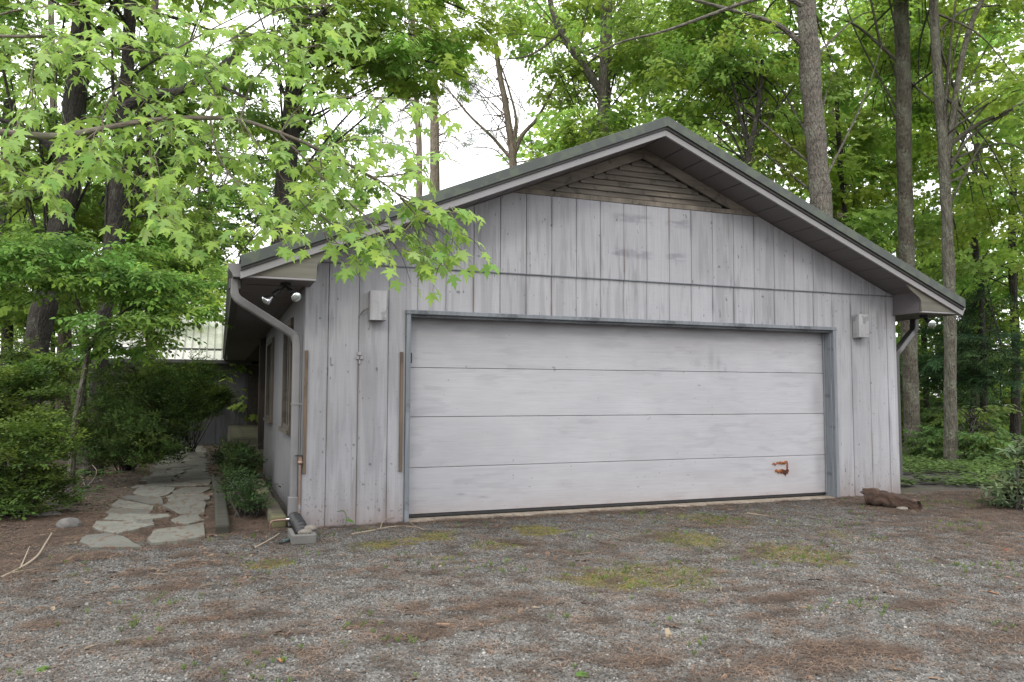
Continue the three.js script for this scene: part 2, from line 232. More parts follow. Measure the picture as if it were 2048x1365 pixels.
// ------------------------------------------------------------------ ground
const driveRect = [-9, 13, -7, 8.5]; // x0 x1 z0 z1
const patches = (l) => l.map(([u, v, ru, rz, k]) => { const p = onGround(u, v); return [p.x, p.z, ru, rz * PS, k ?? 1]; });
let PS = 2.2;
const mossAt = patches([[1080, 1062, 0.28, 0.16], [1380, 1078, 0.4, 0.22], [1430, 1040, 0.5, 0.25, 0.8], [1290, 1150, 0.75, 0.24, 1], [1600, 1110, 0.45, 0.25, 1], [1200, 1165, 0.2, 0.1, 0.8], [760, 1090, 0.35, 0.13, 0.8], [860, 1075, 0.3, 0.12, 0.7], [545, 1130, 0.2, 0.12, 0.8], [1000, 1090, 0.3, 0.12, 0.7], [1680, 1070, 0.4, 0.25, 0.5], [900, 1120, 0.3, 0.12, 0.4]]);
PS = 1.15;
const driftAt = patches([[500, 1272, 0.55, 0.06], [640, 1262, 0.45, 0.05], [420, 1240, 0.4, 0.09], [560, 1180, 0.35, 0.05], [380, 1130, 0.28, 0.12], [300, 1180, 0.4, 0.1], [250, 1150, 0.4, 0.12], [150, 1210, 0.4, 0.1], [640, 1325, 0.32, 0.05], [560, 1310, 0.4, 0.05], [480, 1340, 0.4, 0.05], [830, 1275, 0.3, 0.05], [960, 1215, 0.6, 0.05], [1200, 1240, 0.35, 0.05], [1450, 1180, 0.8, 0.05], [1600, 1190, 0.7, 0.08], [1330, 1215, 0.4, 0.07], [1300, 1320, 0.25, 0.07], [1500, 1335, 0.5, 0.16], [1700, 1320, 0.8, 0.3], [1950, 1280, 0.9, 0.3], [1850, 1210, 0.7, 0.15, 0.7], [100, 1120, 0.5, 0.35], [60, 1250, 0.5, 0.15, 0.8], [860, 1150, 0.6, 0.05, 0.8], [250, 1290, 0.4, 0.05], [750, 1180, 0.3, 0.05, 0.7], [1150, 1200, 0.4, 0.05, 0.6], [1750, 1110, 0.8, 0.2, 0.5], [1900, 1120, 0.9, 0.3, 0.6]]);
const blobsum = (l, x, z) => { let s = 0; for (const [cx, cz, rx, rz, k] of l) { const a = (x - cx) / rx, b = (z - cz) / rz, q = a * a + b * b; if (q < 9) s = Math.max(s, k * Math.exp(-q)); } return s; };
function litter0(x, z) { // brown needles and soil, 0 to 1
  const n = fbm(x * 1.7 + 9, z * 2.5, 5, 701), n2 = fbm(x * 10, z * 13, 3, 703);
  let l = sm(0.25, 0.75, blobsum(driftAt, x, z) * (0.1 + 1.1 * n2 + 0.8 * (n - 0.5)) + (n - 0.5) * 0.5) * 0.85;
  l = Math.max(l, sm(-1.75, -2.45, x + (n - 0.5) * 1.6 + Math.max(0, z - 0.6) * 0.22) * sm(5.5, 2.2, z));
  l = Math.max(l, sm(0.45, -0.15, z + (n - 0.5) * 0.5) * 0.85);
  l = Math.max(l, sm(4.9, 7.6, x + z * 0.25 + (n - 0.5) * 3) * 0.75 * (0.5 + 0.8 * n2));
  l = Math.max(l, sm(0.54, 0.74, n) * 0.42 * (0.4 + n2));
  return clamp(l);
}
const mossy0 = (x, z) => clamp(sm(0.3, 0.75, blobsum(mossAt, x, z) + (fbm(x * 7, z * 9, 4, 711) - 0.5) * 0.9) + 0.35 * sm(0.55, 0.75, fbm(x * 1.4, z * 3, 4, 713)) * sm(3.2, 0.6, z) * sm(0, 1, x));
const GW = 1400, GH = 1000, gridL = new Float32Array(GW * GH), gridM = new Float32Array(GW * GH);
for (let j = 0; j < GH; j++) for (let i = 0; i < GW; i++) { const x = mix(driveRect[0], driveRect[1], (i + 0.5) / GW), z = mix(driveRect[2], driveRect[3], (j + 0.5) / GH); gridL[j * GW + i] = litter0(x, z); gridM[j * GW + i] = mossy0(x, z); }
const look = (g, x, z) => { const i = clamp(Math.floor((x - driveRect[0]) / (driveRect[1] - driveRect[0]) * GW), 0, GW - 1), j = clamp(Math.floor((z - driveRect[2]) / (driveRect[3] - driveRect[2]) * GH), 0, GH - 1); return g[j * GW + i]; };
const litter = (x, z) => look(gridL, x, z), mossy = (x, z) => look(gridM, x, z);
const grime = tex(1792, 1280, (u, v, o) => {
  const x = mix(driveRect[0], driveRect[1], u), z = mix(driveRect[3], driveRect[2], v);
  const n1 = vn(x * 75, z * 75, 721), n2 = vn(x * 38 + 5, z * 38, 723), n3 = fbm(x * 1.4, z * 2, 4, 725);
  let l = (0.045 + 0.14 * n1 * n1 + 0.05 * n2) * (0.72 + 0.5 * n3); let r = l * 1.03, g = l * 0.99, b = l * 0.93;
  const li = litter(x, z), q = li * (0.3 + 0.8 * vn(x * 40, z * 70, 727)); const lb = 0.5 + 0.9 * fbm(x * 18, z * 26, 3, 729);
  r = mix(r, 0.066 * lb, clamp(q)); g = mix(g, 0.05 * lb, clamp(q)); b = mix(b, 0.039 * lb, clamp(q));
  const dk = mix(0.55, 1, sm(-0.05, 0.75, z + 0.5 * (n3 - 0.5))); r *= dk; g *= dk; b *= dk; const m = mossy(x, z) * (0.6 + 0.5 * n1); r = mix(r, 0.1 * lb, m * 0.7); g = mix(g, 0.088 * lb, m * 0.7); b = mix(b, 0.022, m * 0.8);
  o[0] = r; o[1] = g; o[2] = b;
}, true, false);
const floorTex = tex(1024, 1024, (u, v, o) => { const n = fbm(u * 12, v * 12, 5, 731, 12, 12), f = vn(u * 256, v * 256, 733, 256, 256), k = sm(0.55, 0.7, fbm(u * 7, v * 7, 4, 735, 7, 7)); const l = (0.4 + 0.9 * n) * (0.6 + 0.8 * f); o[0] = mix(0.075, 0.05, k) * l; o[1] = mix(0.047, 0.06, k) * l; o[2] = mix(0.033, 0.025, k) * l; });
M.drive = mat({ map: grime, roughness: 0.98, bumpMap: rep(tex(512, 512, (u, v, o) => { o[0] = o[1] = o[2] = vn(u * 128, v * 128, 741, 128, 128) * 0.7 + 0.3 * fbm(u * 32, v * 32, 3, 743, 32, 32); }, false), 12, 9), bumpScale: 0.012 });
M.floor = mat({ map: floorTex, roughness: 1 });
function heightSheet(x0, x1, z0, z1, nx, nz, f) {
  const g = new THREE.PlaneGeometry(1, 1, nx, nz), p = g.attributes.position, uv = g.attributes.uv;
  for (let i = 0; i < p.count; i++) { const x = mix(x0, x1, uv.getX(i)), z = mix(z1, z0, uv.getY(i)); p.setXYZ(i, x, f(x, z), z); }
  g.computeVertexNormals(); return g;
}
const micro = (x, z) => 0.02 * (fbm(x * 1.1, z * 1.6, 3, 751) - 0.5) * sm(0.3, 1.2, z);
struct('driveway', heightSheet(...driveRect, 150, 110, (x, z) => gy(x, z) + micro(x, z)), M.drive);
{ const g = heightSheet(-110, 110, -150, 40, 90, 90, (x, z) => gy(x, z) - 0.03 + (z < -12 || Math.abs(x) > 14 ? 0.25 * (fbm(x * 0.15, z * 0.15, 3, 761) - 0.5) : 0)); uvXY(g, 0.4, 0.4, 0, 0, 0, 2); struct('ground', g, M.floor); }

// loose gravel, needles, grass blades: nobody could count them
function instanced(parent, name, geo, m, list, kind) { // list of [x, y, z, quaternion or yaw, scale or [sx, sy, sz], color]
  const o = new THREE.InstancedMesh(geo, m, list.length), mx = new THREE.Matrix4(), q = new THREE.Quaternion(), p = V(0, 0, 0), s = V(1, 1, 1), e = new THREE.Euler();
  list.forEach(([x, y, z, r, sc, c], i) => { p.set(x, y, z); if (r?.isQuaternion) q.copy(r); else q.setFromEuler(e.set(0, r, 0)); if (Array.isArray(sc)) s.set(...sc); else s.setScalar(sc); o.setMatrixAt(i, mx.compose(p, q, s)); if (c) o.setColorAt(i, c); });
  o.name = parent === scene ? numbered(name) : name; if (parent.userData.isBase) o.position.copy(parent.position).negate(); if (kind) o.userData.kind = kind; parent.add(o); return o;
}
{
  const f = RNG(801), list = [], e = new THREE.Euler(), G = new THREE.IcosahedronGeometry(1, 0);
  { const p = G.attributes.position; for (let i = 0; i < p.count; i++) { const x = p.getX(i), y = p.getY(i), z = p.getZ(i), k = 1 + 0.4 * (hsh(Math.round(x * 9), Math.round(y * 9 + z * 31), 3) - 0.5); p.setXYZ(i, x * k, y * k * 0.62, z * k * 0.85); } G.computeVertexNormals(); }
  let tries = 0; while (list.length < 240000 && tries++ < 900000) {
    const z = 5.6 - 5.5 * Math.pow(f(), 0.8), x = mix(-2.9, 2.9 + (5.6 - z) * 2.0, f());
    const li = litter(x, z), mo = mossy(x, z); if (f() < li * 0.62 || f() < mo * 0.75) continue;
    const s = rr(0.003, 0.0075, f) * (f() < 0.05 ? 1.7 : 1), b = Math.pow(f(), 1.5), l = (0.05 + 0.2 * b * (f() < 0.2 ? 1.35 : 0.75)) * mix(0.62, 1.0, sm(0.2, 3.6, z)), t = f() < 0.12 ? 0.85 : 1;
    list.push([x, micro(x, z) + s * 0.3, z, new THREE.Quaternion().setFromEuler(e.set(f() * 0.9, f() * 6.28, f() * 0.9)), s, new THREE.Color().setRGB(l, l * mix(0.955, 0.85, (1 - t) * 6.6), l * mix(0.885, 0.68, (1 - t) * 6.6))]);
  }
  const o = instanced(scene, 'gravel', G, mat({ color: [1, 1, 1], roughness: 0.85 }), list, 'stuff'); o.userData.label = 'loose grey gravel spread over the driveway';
}
{ // brown pine needles in tufts
  const f = RNG(811), gs = []; for (let i = 0; i < 14; i++) { const a = f() * 6.28, L = rr(0.05, 0.11, f), w = 0.0013, x = rr(-0.06, 0.06, f), z = rr(-0.06, 0.06, f), g = new THREE.BufferGeometry(); const c = Math.cos(a), s = Math.sin(a), b = rr(-0.012, 0.012, f), y = rr(0.002, 0.012, f);
    const P = []; for (let k = 0; k <= 2; k++) { const t = (k / 2 - 0.5) * L, o = b * (1 - Math.abs(k - 1)); for (const d of [-w, w]) P.push(x + c * t - s * (o + d), y + (k === 1 ? 0.004 : 0), z + s * t + c * (o + d)); }
    g.setAttribute('position', new THREE.Float32BufferAttribute(P, 3)); g.setIndex([0, 2, 1, 1, 2, 3, 2, 4, 3, 3, 4, 5]); g.computeVertexNormals(); gs.push(g.toNonIndexed()); }
  const G = mergeGeometries(gs), list = []; let tries = 0;
  while (list.length < 20000 && tries++ < 700000) { const z = 5.6 - 7.5 * Math.pow(f(), 0.75), x = mix(-5, 2 + (5.6 - z) * 2, f()); if (z < 0 && x > -0.2) continue; const li = litter(x, z); if (f() > li * 0.9 * (0.3 + li) + 0.1) continue; const b = f() < 0.25 ? rr(1.4, 2.3, f) : rr(0.35, 1.3, f);
    list.push([x, gy(x, z) + micro(x, z) + 0.003, z, f() < 0.7 ? rr(-0.5, 0.5, f) : f() * 6.28, [rr(0.8, 1.6, f), 1, rr(0.6, 1.1, f)], new THREE.Color().setRGB(0.1 * b, 0.066 * b, 0.046 * b)]); }
  const o = instanced(scene, 'needle_litter', G, mat({ color: [1, 1, 1], roughness: 0.9, side: THREE.DoubleSide }), list, 'stuff'); o.userData.label = 'brown fallen pine needles drifted over the gravel';
}
const flakeGeo = (() => { const g = new THREE.BufferGeometry(); g.setAttribute('position', new THREE.Float32BufferAttribute([-0.5, 0, -0.2, 0.1, 0.12, -0.32, 0.55, 0.02, 0.02, 0.1, 0.16, 0.3, -0.45, 0.05, 0.18, 0, 0.05, 0], 3)); g.setIndex([5, 1, 0, 5, 2, 1, 5, 3, 2, 5, 4, 3, 5, 0, 4]); g.computeVertexNormals(); return g; })();
{ // bits of bark and dry leaf
  const f = RNG(821), list = [], e = new THREE.Euler();
  for (let i = 0; i < 26000; i++) { const lf = f() < 0.55, z = lf ? 2.2 - 12 * f() : 5.5 - 9 * Math.pow(f(), 0.8), x = lf ? -0.3 - 7 * Math.pow(f(), 1.3) : mix(-6, 2 + (5.6 - z) * 1.9, f()); if (z < 0 && x > -0.15) continue; if (f() > 0.2 + litter(x, z)) continue; const b = rr(0.35, 1.6, f), pale = f() < 0.07 ? 1.5 : 1, s = rr(0.012, 0.045, f) * (f() < 0.06 ? 1.6 : 1);
    list.push([x, gy(x, z) + micro(x, z) + 0.004, z, new THREE.Quaternion().setFromEuler(e.set(rr(-0.3, 0.3, f), f() * 6.28, rr(-0.3, 0.3, f))), [s * rr(0.8, 2.2, f), s, s], new THREE.Color().setRGB(0.125 * b * pale, 0.078 * b * pale * (pale > 1 ? 1.25 : 1), 0.05 * b * pale * (pale > 1 ? 1.3 : 1))]); }
  const o = instanced(scene, 'leaf_litter', flakeGeo, mat({ color: [1, 1, 1], side: THREE.DoubleSide }), list, 'stuff'); o.userData.label = 'scraps of bark and dry leaves on the ground';
}
{ // moss cushions
  const f = RNG(831), list = [], G = new THREE.IcosahedronGeometry(1, 0); let t = 0;
  while (list.length < 15000 && t++ < 400000) { const [cx, cz, rx, rz, k] = mossAt[Math.floor(f() * mossAt.length)]; const x = cx + rx * 1.6 * (f() + f() - 1), z = cz + rz * 1.6 * (f() + f() - 1); if (z < 0.05 || f() > mossy(x, z) * 1.1) continue; const s = rr(0.004, 0.011, f), b = rr(0.55, 1.4, f), y = f();
    list.push([x, micro(x, z), z, f() * 6, [s, s * 0.55, s], new THREE.Color().setRGB(mix(0.065, 0.125, y) * b, mix(0.08, 0.085, y) * b, 0.018 * b)]); }
  const o = instanced(scene, 'moss', G, mat({ color: [1, 1, 1], roughness: 1 }), list, 'stuff'); o.userData.label = 'olive green moss patches on the gravel'; o.userData.kind = 'stuff';
}

// ------------------------------------------------------------------ the garage
const garage = thing('garage', 'grey board sided garage with wide sectional door and gable roof', 'garage', V(0, 0, 0));
const RX = 3.855, SL = 0.4167, RY = 4.228, WY = (x) => RY - SL * Math.abs(x - RX); // underside of the rake on the wall
const fUV = (g) => uvXY(g, 1 / FW, 1 / FH, 0, 0.1 / FH);
{
  const wall = part(garage, 'front_wall', merge([box(0.0, 1.03, -0.12, 2.62, -0.1, -0.014, 0), box(6.66, FW, -0.12, 2.62, -0.1, -0.014, 0), prism([[1.03, 2.17], [6.66, 2.17], [6.66, 2.62], [1.03, 2.62]], -0.1, -0.014, 0), prism([[0, 2.6201], [FW, 2.6201], [5.5, 3.54], [2.2, 3.54]], -0.1, -0.006, 0)]), M.backing);
  const gs = [0]; for (const x of grooveX) if (x > 0.05 && x < FW - 0.02) gs.push(x); gs.push(FW);
  const gap = 0.0026;
  for (let i = 0; i + 1 < gs.length; i++) {
    const a = gs[i] + (i ? gap : 0), b = gs[i + 1] - (i + 2 < gs.length ? gap : 0), jit = rr(-0.0015, 0.0015);
    const cut = (x0, x1, y0) => { if (x1 - x0 > 0.01) part(wall, 'board', fUV(prism(rect(x0, x1, y0, 2.632), -0.014, jit, 0.0025)), M.facade); };
    const yb = -0.06 + rr(-0.012, 0.006);
    if (b <= 1.03 || a >= 6.66) cut(a, b, yb);
    else if (a < 1.03) { cut(a, 1.024, yb); cut(1.0245, b, 2.185); }
    else if (b > 6.66) { cut(a, 6.6665, 2.185); cut(6.667, b, yb); }
    else cut(a, b, 2.185);
    // gable board above the flashing line
    const top = (x) => Math.min(WY(x) - 0.004, 3.535); const pts = [[a, 2.637], [b, 2.637], [b, top(b)]];
    const kinks = [RX - (RY - 0.004 - 3.535) / SL, RX + (RY - 0.004 - 3.535) / SL].filter((k) => k > a && k < b); for (const k of kinks) pts.push([k, 3.535]); pts.push([a, top(a)]);
    if (top(a) > 2.66 || top(b) > 2.66) part(wall, 'board', fUV(prism(pts.map(([x, y]) => [x, Math.max(y, 2.637)]), -0.006, 0.014 + rr(-0.001, 0.001), 0.0025)), M.facade);
  }
  part(garage, 'drip_flashing', boxUV(box(0, FW, 2.629, 2.6365, -0.002, 0.02, 0)), M.trim);
}
{ // side wall along the path, with two windows
  const wall = part(garage, 'side_wall', box(0.014, 0.1, -0.3, 2.62, -6.9, -0.1005, 0), M.backing);
  const wins = [[-2.3, -1.2, 0.9, 2.17], [-6.0, -4.55, 0.9, 2.17]];
  for (let i = 0; i < 23; i++) {
    const z1 = -0.001 - i * 0.3, z0 = Math.max(-6.9, z1 - 0.3 + 0.006); let spans = [[-0.26, 2.5]];
    for (const w of wins) if (z0 < w[1] && z1 > w[0]) spans = [[-0.26, w[2] - 0.02], [w[3] + 0.02, 2.5]];
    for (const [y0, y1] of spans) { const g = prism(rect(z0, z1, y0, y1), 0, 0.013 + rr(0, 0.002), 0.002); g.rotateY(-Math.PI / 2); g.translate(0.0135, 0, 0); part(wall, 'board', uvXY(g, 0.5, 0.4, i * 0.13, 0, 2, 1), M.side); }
  }
  for (const [z0, z1, y0, y1] of wins) {
    const w = part(garage, 'window', merge([box(-0.035, 0.02, y0, y1, z0, z0 + 0.07), box(-0.035, 0.02, y0, y1, z1 - 0.07, z1), box(-0.035, 0.02, y1 - 0.07, y1, z0 + 0.0701, z1 - 0.0701), box(-0.02, 0.02, y0, y0 + 0.04, z0 + 0.0701, z1 - 0.0701), box(-0.015, 0.015, y0 + 0.04, y1 - 0.07, (z0 + z1) / 2 - 0.025, (z0 + z1) / 2 + 0.025)].map((g) => boxUV(g, 1, z0))), M.brownframe);
    part(w, 'pane', box(0.004, 0.01, y0 + 0.0401, y1 - 0.0701, z0 + 0.0701, z1 - 0.0701, 0), M.glass);
    part(w, 'sill', boxUV(box(-0.065, 0.02, y0 - 0.05, y0 - 0.0005, z0 - 0.04, z1 + 0.04)), M.brownframe);
  }
  part(garage, 'back_wall', merge([box(FW - 0.1, FW, -0.4, 2.62, -6.9, -0.1005, 0), box(0.1005, FW - 0.1005, -0.4, 2.62, -7, -6.9005, 0)]), M.side);
  part(garage, 'porch_slab', boxUV(box(-0.5, 3.2, -0.5, 0.22, -19.9, -7.0, 0.02)), M.mossy);
  const pw = part(garage, 'breezeway_wall', boxUV(box(1.6, 1.7, 0.22, 2.5, -19.9, -7.01, 0)), M.darkwood); pw.userData.label = 'dark stained wall in the recess of the breezeway';
  for (const z of [-8.1]) part(garage, 'porch_post', boxUV(box(-0.06, 0.08, 0.2201, 2.36, z - 0.07, z + 0.07, 0.006)), M.darkwood);
  part(garage, 'breezeway_ceiling', boxUV(box(0.002, 3.3, 2.36, 2.4, -19.9, -7.005, 0)), M.darkwood);
  part(garage, 'breezeway_wall', boxUV(box(0.1, 1.6, 0.2201, 2.36, -19.9, -19.8, 0)), M.darkwood);
  part(garage, 'ceiling_light', merge([box(0.02, 0.14, 2.1, 2.16, -8.14, -8.06, 0.01)]), M.white);
}
{ // the louvred gable vent
  const lv = part(garage, 'louver_vent', prism([[2.2, 3.54], [5.51, 3.54], [RX, 4.22]], -0.1, -0.05, 0), M.black);
  const yb = 3.536, L = (y) => RX - (RY - 0.004 - y) / SL, R = (y) => RX + (RY - 0.004 - y) / SL;
  part(lv, 'frame_rail', boxUV(prism([[L(yb), yb], [R(yb), yb], [R(yb + 0.055), yb + 0.055], [L(yb + 0.055), yb + 0.055]], -0.012, 0.024, 0.003)), M.louver);
  const wv = 0.115, y0 = yb + 0.0555;
  for (const s of [-1, 1]) { const X = (y) => RX + s * (RY - 0.004 - y) / SL; const g = prism(s < 0 ? [[X(y0), y0], [X(y0) + wv / 0.385, y0], [RX, RY - wv * 1.09], [RX, RY - 0.004]] : [[X(y0), y0], [RX, RY - 0.004], [RX, RY - wv * 1.09], [X(y0) - wv / 0.385, y0]], -0.012, 0.022 + (s > 0 ? 0.002 : 0), 0.003); const t = part(lv, 'frame_board', uvXY(g.rotateZ(0), 1, 1, 0, 0, 1, 0), M.louver); }
  for (let k = 0; k < 8; k++) { const y = yb + 0.108 + k * 0.068, half = (RY - wv * 1.09 - y) / SL + 0.02; if (half < 0.1) break; const g = box(RX - half, RX + half, -0.009, 0.009, -0.043, 0.043, 0.003); g.rotateX(1.18); g.translate(rr(-0.01, 0.01), y, -0.042); part(lv, 'slat', uvXY(g, 1, 1, k * 0.31, k * 0.17, 1, 0), M.louver); }
}
{ // door, trim and sill
  const zD = -0.15, door = part(garage, 'garage_door', box(1.08, 6.61, 0.05, 2.14, zD - 0.06, zD - 0.035, 0), M.backing);
  const ys = [0.055, 0.535, 1.068, 1.59, 2.13], dUV = (g) => uvXY(g, 1 / 5.6, 1 / 2.15, -1.08 / 5.6, 0);
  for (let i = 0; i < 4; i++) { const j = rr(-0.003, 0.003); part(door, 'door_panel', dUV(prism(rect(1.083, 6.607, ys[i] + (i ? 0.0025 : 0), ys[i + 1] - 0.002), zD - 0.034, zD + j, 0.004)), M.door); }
  part(door, 'bottom_seal', box(1.085, 6.605, 0.02, 0.0545, zD - 0.03, zD - 0.008, 0.004), M.rubber);
  { const g = new RoundedBoxGeometry(0.03, 0.115, 0.04, 2, 0.014); g.translate(1.11, 1.69, zD + 0.022); part(door, 'door_handle', g, M.black); }
  { // the torn, rusted skin: two curled ragged lips
    const f = RNG(905), lip = (x0, x1, yA, th, rag, dn) => { const top = [], bot = []; for (let i = 0; i <= 22; i++) { const t = i / 22, x = mix(x0, x1, t), y = yA + dn * t + 0.008 * Math.sin(t * 9), e = Math.sin(Math.PI * (0.06 + 0.88 * t)) ** 0.5; top.push([x, y + th * (0.35 + 0.3 * f()) * e]); bot.push([x, y - th * (0.3 + 0.2 * f()) * e - (i % 2 ? rr(0, rag, f) : 0)]); } return prism([...bot, ...top.reverse()], zD + 0.004, zD + 0.014, 0.0012); };
    const g = merge([lip(4.81, 4.9, 0.44, 0.02, 0.016, 0.012), lip(4.905, 5.045, 0.452, 0.024, 0.02, 0.008), lip(4.85, 4.94, 0.36, 0.024, 0.03, -0.008), lip(4.93, 5.06, 0.352, 0.04, 0.045, -0.006), lip(5.03, 5.05, 0.405, 0.07, 0.012, 0.01)]);
    g.translate(0.95, 0, 0); const t = part(door, 'rust_patch', boxUV(g), M.rust); t.userData.label = 'orange rust around a torn patch';
  }
  const tr = (pts, z0, z1) => boxUV(prism(pts, z0, z1, 0.004));
  part(garage, 'door_jamb', merge([tr(rect(1.026, 1.075, -0.05, 2.14), -0.012, 0.032), tr(rect(1.03, 1.083, -0.05, 2.14), -0.26, -0.0125)]), M.trim);
  part(garage, 'door_jamb', merge([tr(rect(6.617, 6.666, -0.05, 2.14), -0.012, 0.032), tr(rect(6.608, 6.662, -0.05, 2.14), -0.26, -0.0125), tr(rect(6.59, 6.6075, 0.05, 2.12), zD + 0.008, zD + 0.03)]), M.trim);
  part(garage, 'door_header', merge([tr(rect(1.02, 6.672, 2.1405, 2.184), -0.012, 0.036), tr(rect(1.03, 6.662, 2.115, 2.168), -0.26, -0.0125)]), M.trim);
  part(garage, 'door_sill', boxUV(box(1.0831, 6.6079, -0.14, 0.012, -0.7, 0.02, 0.01)), M.sill);
}
{ // brown battens nailed to the wall
  for (const [x, y0, y1] of [[0.012, 0.53, 1.74], [0.968, 0.52, 1.745]]) part(garage, 'batten', uvXY(box(x, x + 0.03, y0, y1, 0.003, 0.024, 0.003), 1, 0.6, x, 0, 0, 1), M.batten);
  part(garage, 'cleat', merge([box(0.53, 0.57, 1.70, 1.735, 0.002, 0.02), box(0.515, 0.545, 1.66, 1.69, 0.002, 0.018), box(0.556, 0.585, 1.66, 1.69, 0.002, 0.018), box(0.54, 0.56, 1.61, 1.655, 0.002, 0.016)]), M.fascia);
}
const OV = 0.48, EL = -0.6, ER = FW + 0.6; // rake overhang, eave lines
{ // roof
  const top = (x) => RY + 0.2 - SL * Math.abs(x - RX);
  const slab = (s) => { const e = s < 0 ? EL - 0.03 : ER + 0.03; const p = [[RX, RY + 0.2], [e, top(e)], [e, top(e) - 0.04], [RX, RY + 0.16]]; return prism(s < 0 ? p : p.reverse(), -19.6, OV + 0.05, 0.004); };
  const roof = part(garage, 'roof', merge([boxUV(slab(-1)), boxUV(slab(1))]), M.roof);
  for (const s of [-1, 1]) { const e = s < 0 ? EL - 0.02 : ER + 0.02; // rake edge metal, then the pale fascia below it
    const band = (y0, y1, z0, z1, m, n) => { const p = [[RX, RY + y1], [e, RY + y1 - SL * Math.abs(e - RX)], [e, RY + y0 - SL * Math.abs(e - RX)], [RX, RY + y0]]; part(roof, n, uvXY(prism(s < 0 ? p : p.reverse(), z0, z1, 0.003), 1, 1), m); };
    band(0.088, 0.1995, OV + 0.0505, OV + 0.075, M.roof, 'rake_trim'); band(0.0605, 0.159, OV + 0.005, OV + 0.0495, M.gutterDark, 'drip_edge'); band(-0.012, 0.06, OV, OV + 0.03, M.fascia, 'fascia_board');
    for (let r = 0; r < 3; r++) { const z = -0.4 - r * 0.6; const a = V(RX + s * 0.05, RY + 0.215 - SL * 0.05, z), b = V(e, top(e) + 0.015, z); part(roof, 'roof_rib', boxUV(beam(a, b, 0.03, 0.03, 0.004)), M.roof); }
    // soffit planks under the rake, then the boxed eave
    const sof = part(garage, 'soffit', prism(s < 0 ? [[RX, RY + 0.02], [EL, RY + 0.02 - SL * (RX - EL)], [EL, RY + 0.012 - SL * (RX - EL)], [RX, RY + 0.012]] : [[RX, RY + 0.012], [ER, RY + 0.012 - SL * (ER - RX)], [ER, RY + 0.02 - SL * (ER - RX)], [RX, RY + 0.02]], 0.02, OV, 0), M.black);
    const n = 17, ex = Math.abs(RX - (s < 0 ? EL : ER));
    for (let i = 0; i < n; i++) { const x0 = i / n * ex + 0.007, x1 = (i + 1) / n * ex - 0.007; const p = [[RX + s * x0, RY - SL * x0], [RX + s * x1, RY - SL * x1], [RX + s * x1, RY - SL * x1 + 0.011], [RX + s * x0, RY - SL * x0 + 0.011]]; part(sof, 'soffit_panel', prism(s > 0 ? p : p.reverse(), 0.015, OV - 0.001, 0.0015), M.soffit); }
  }
}
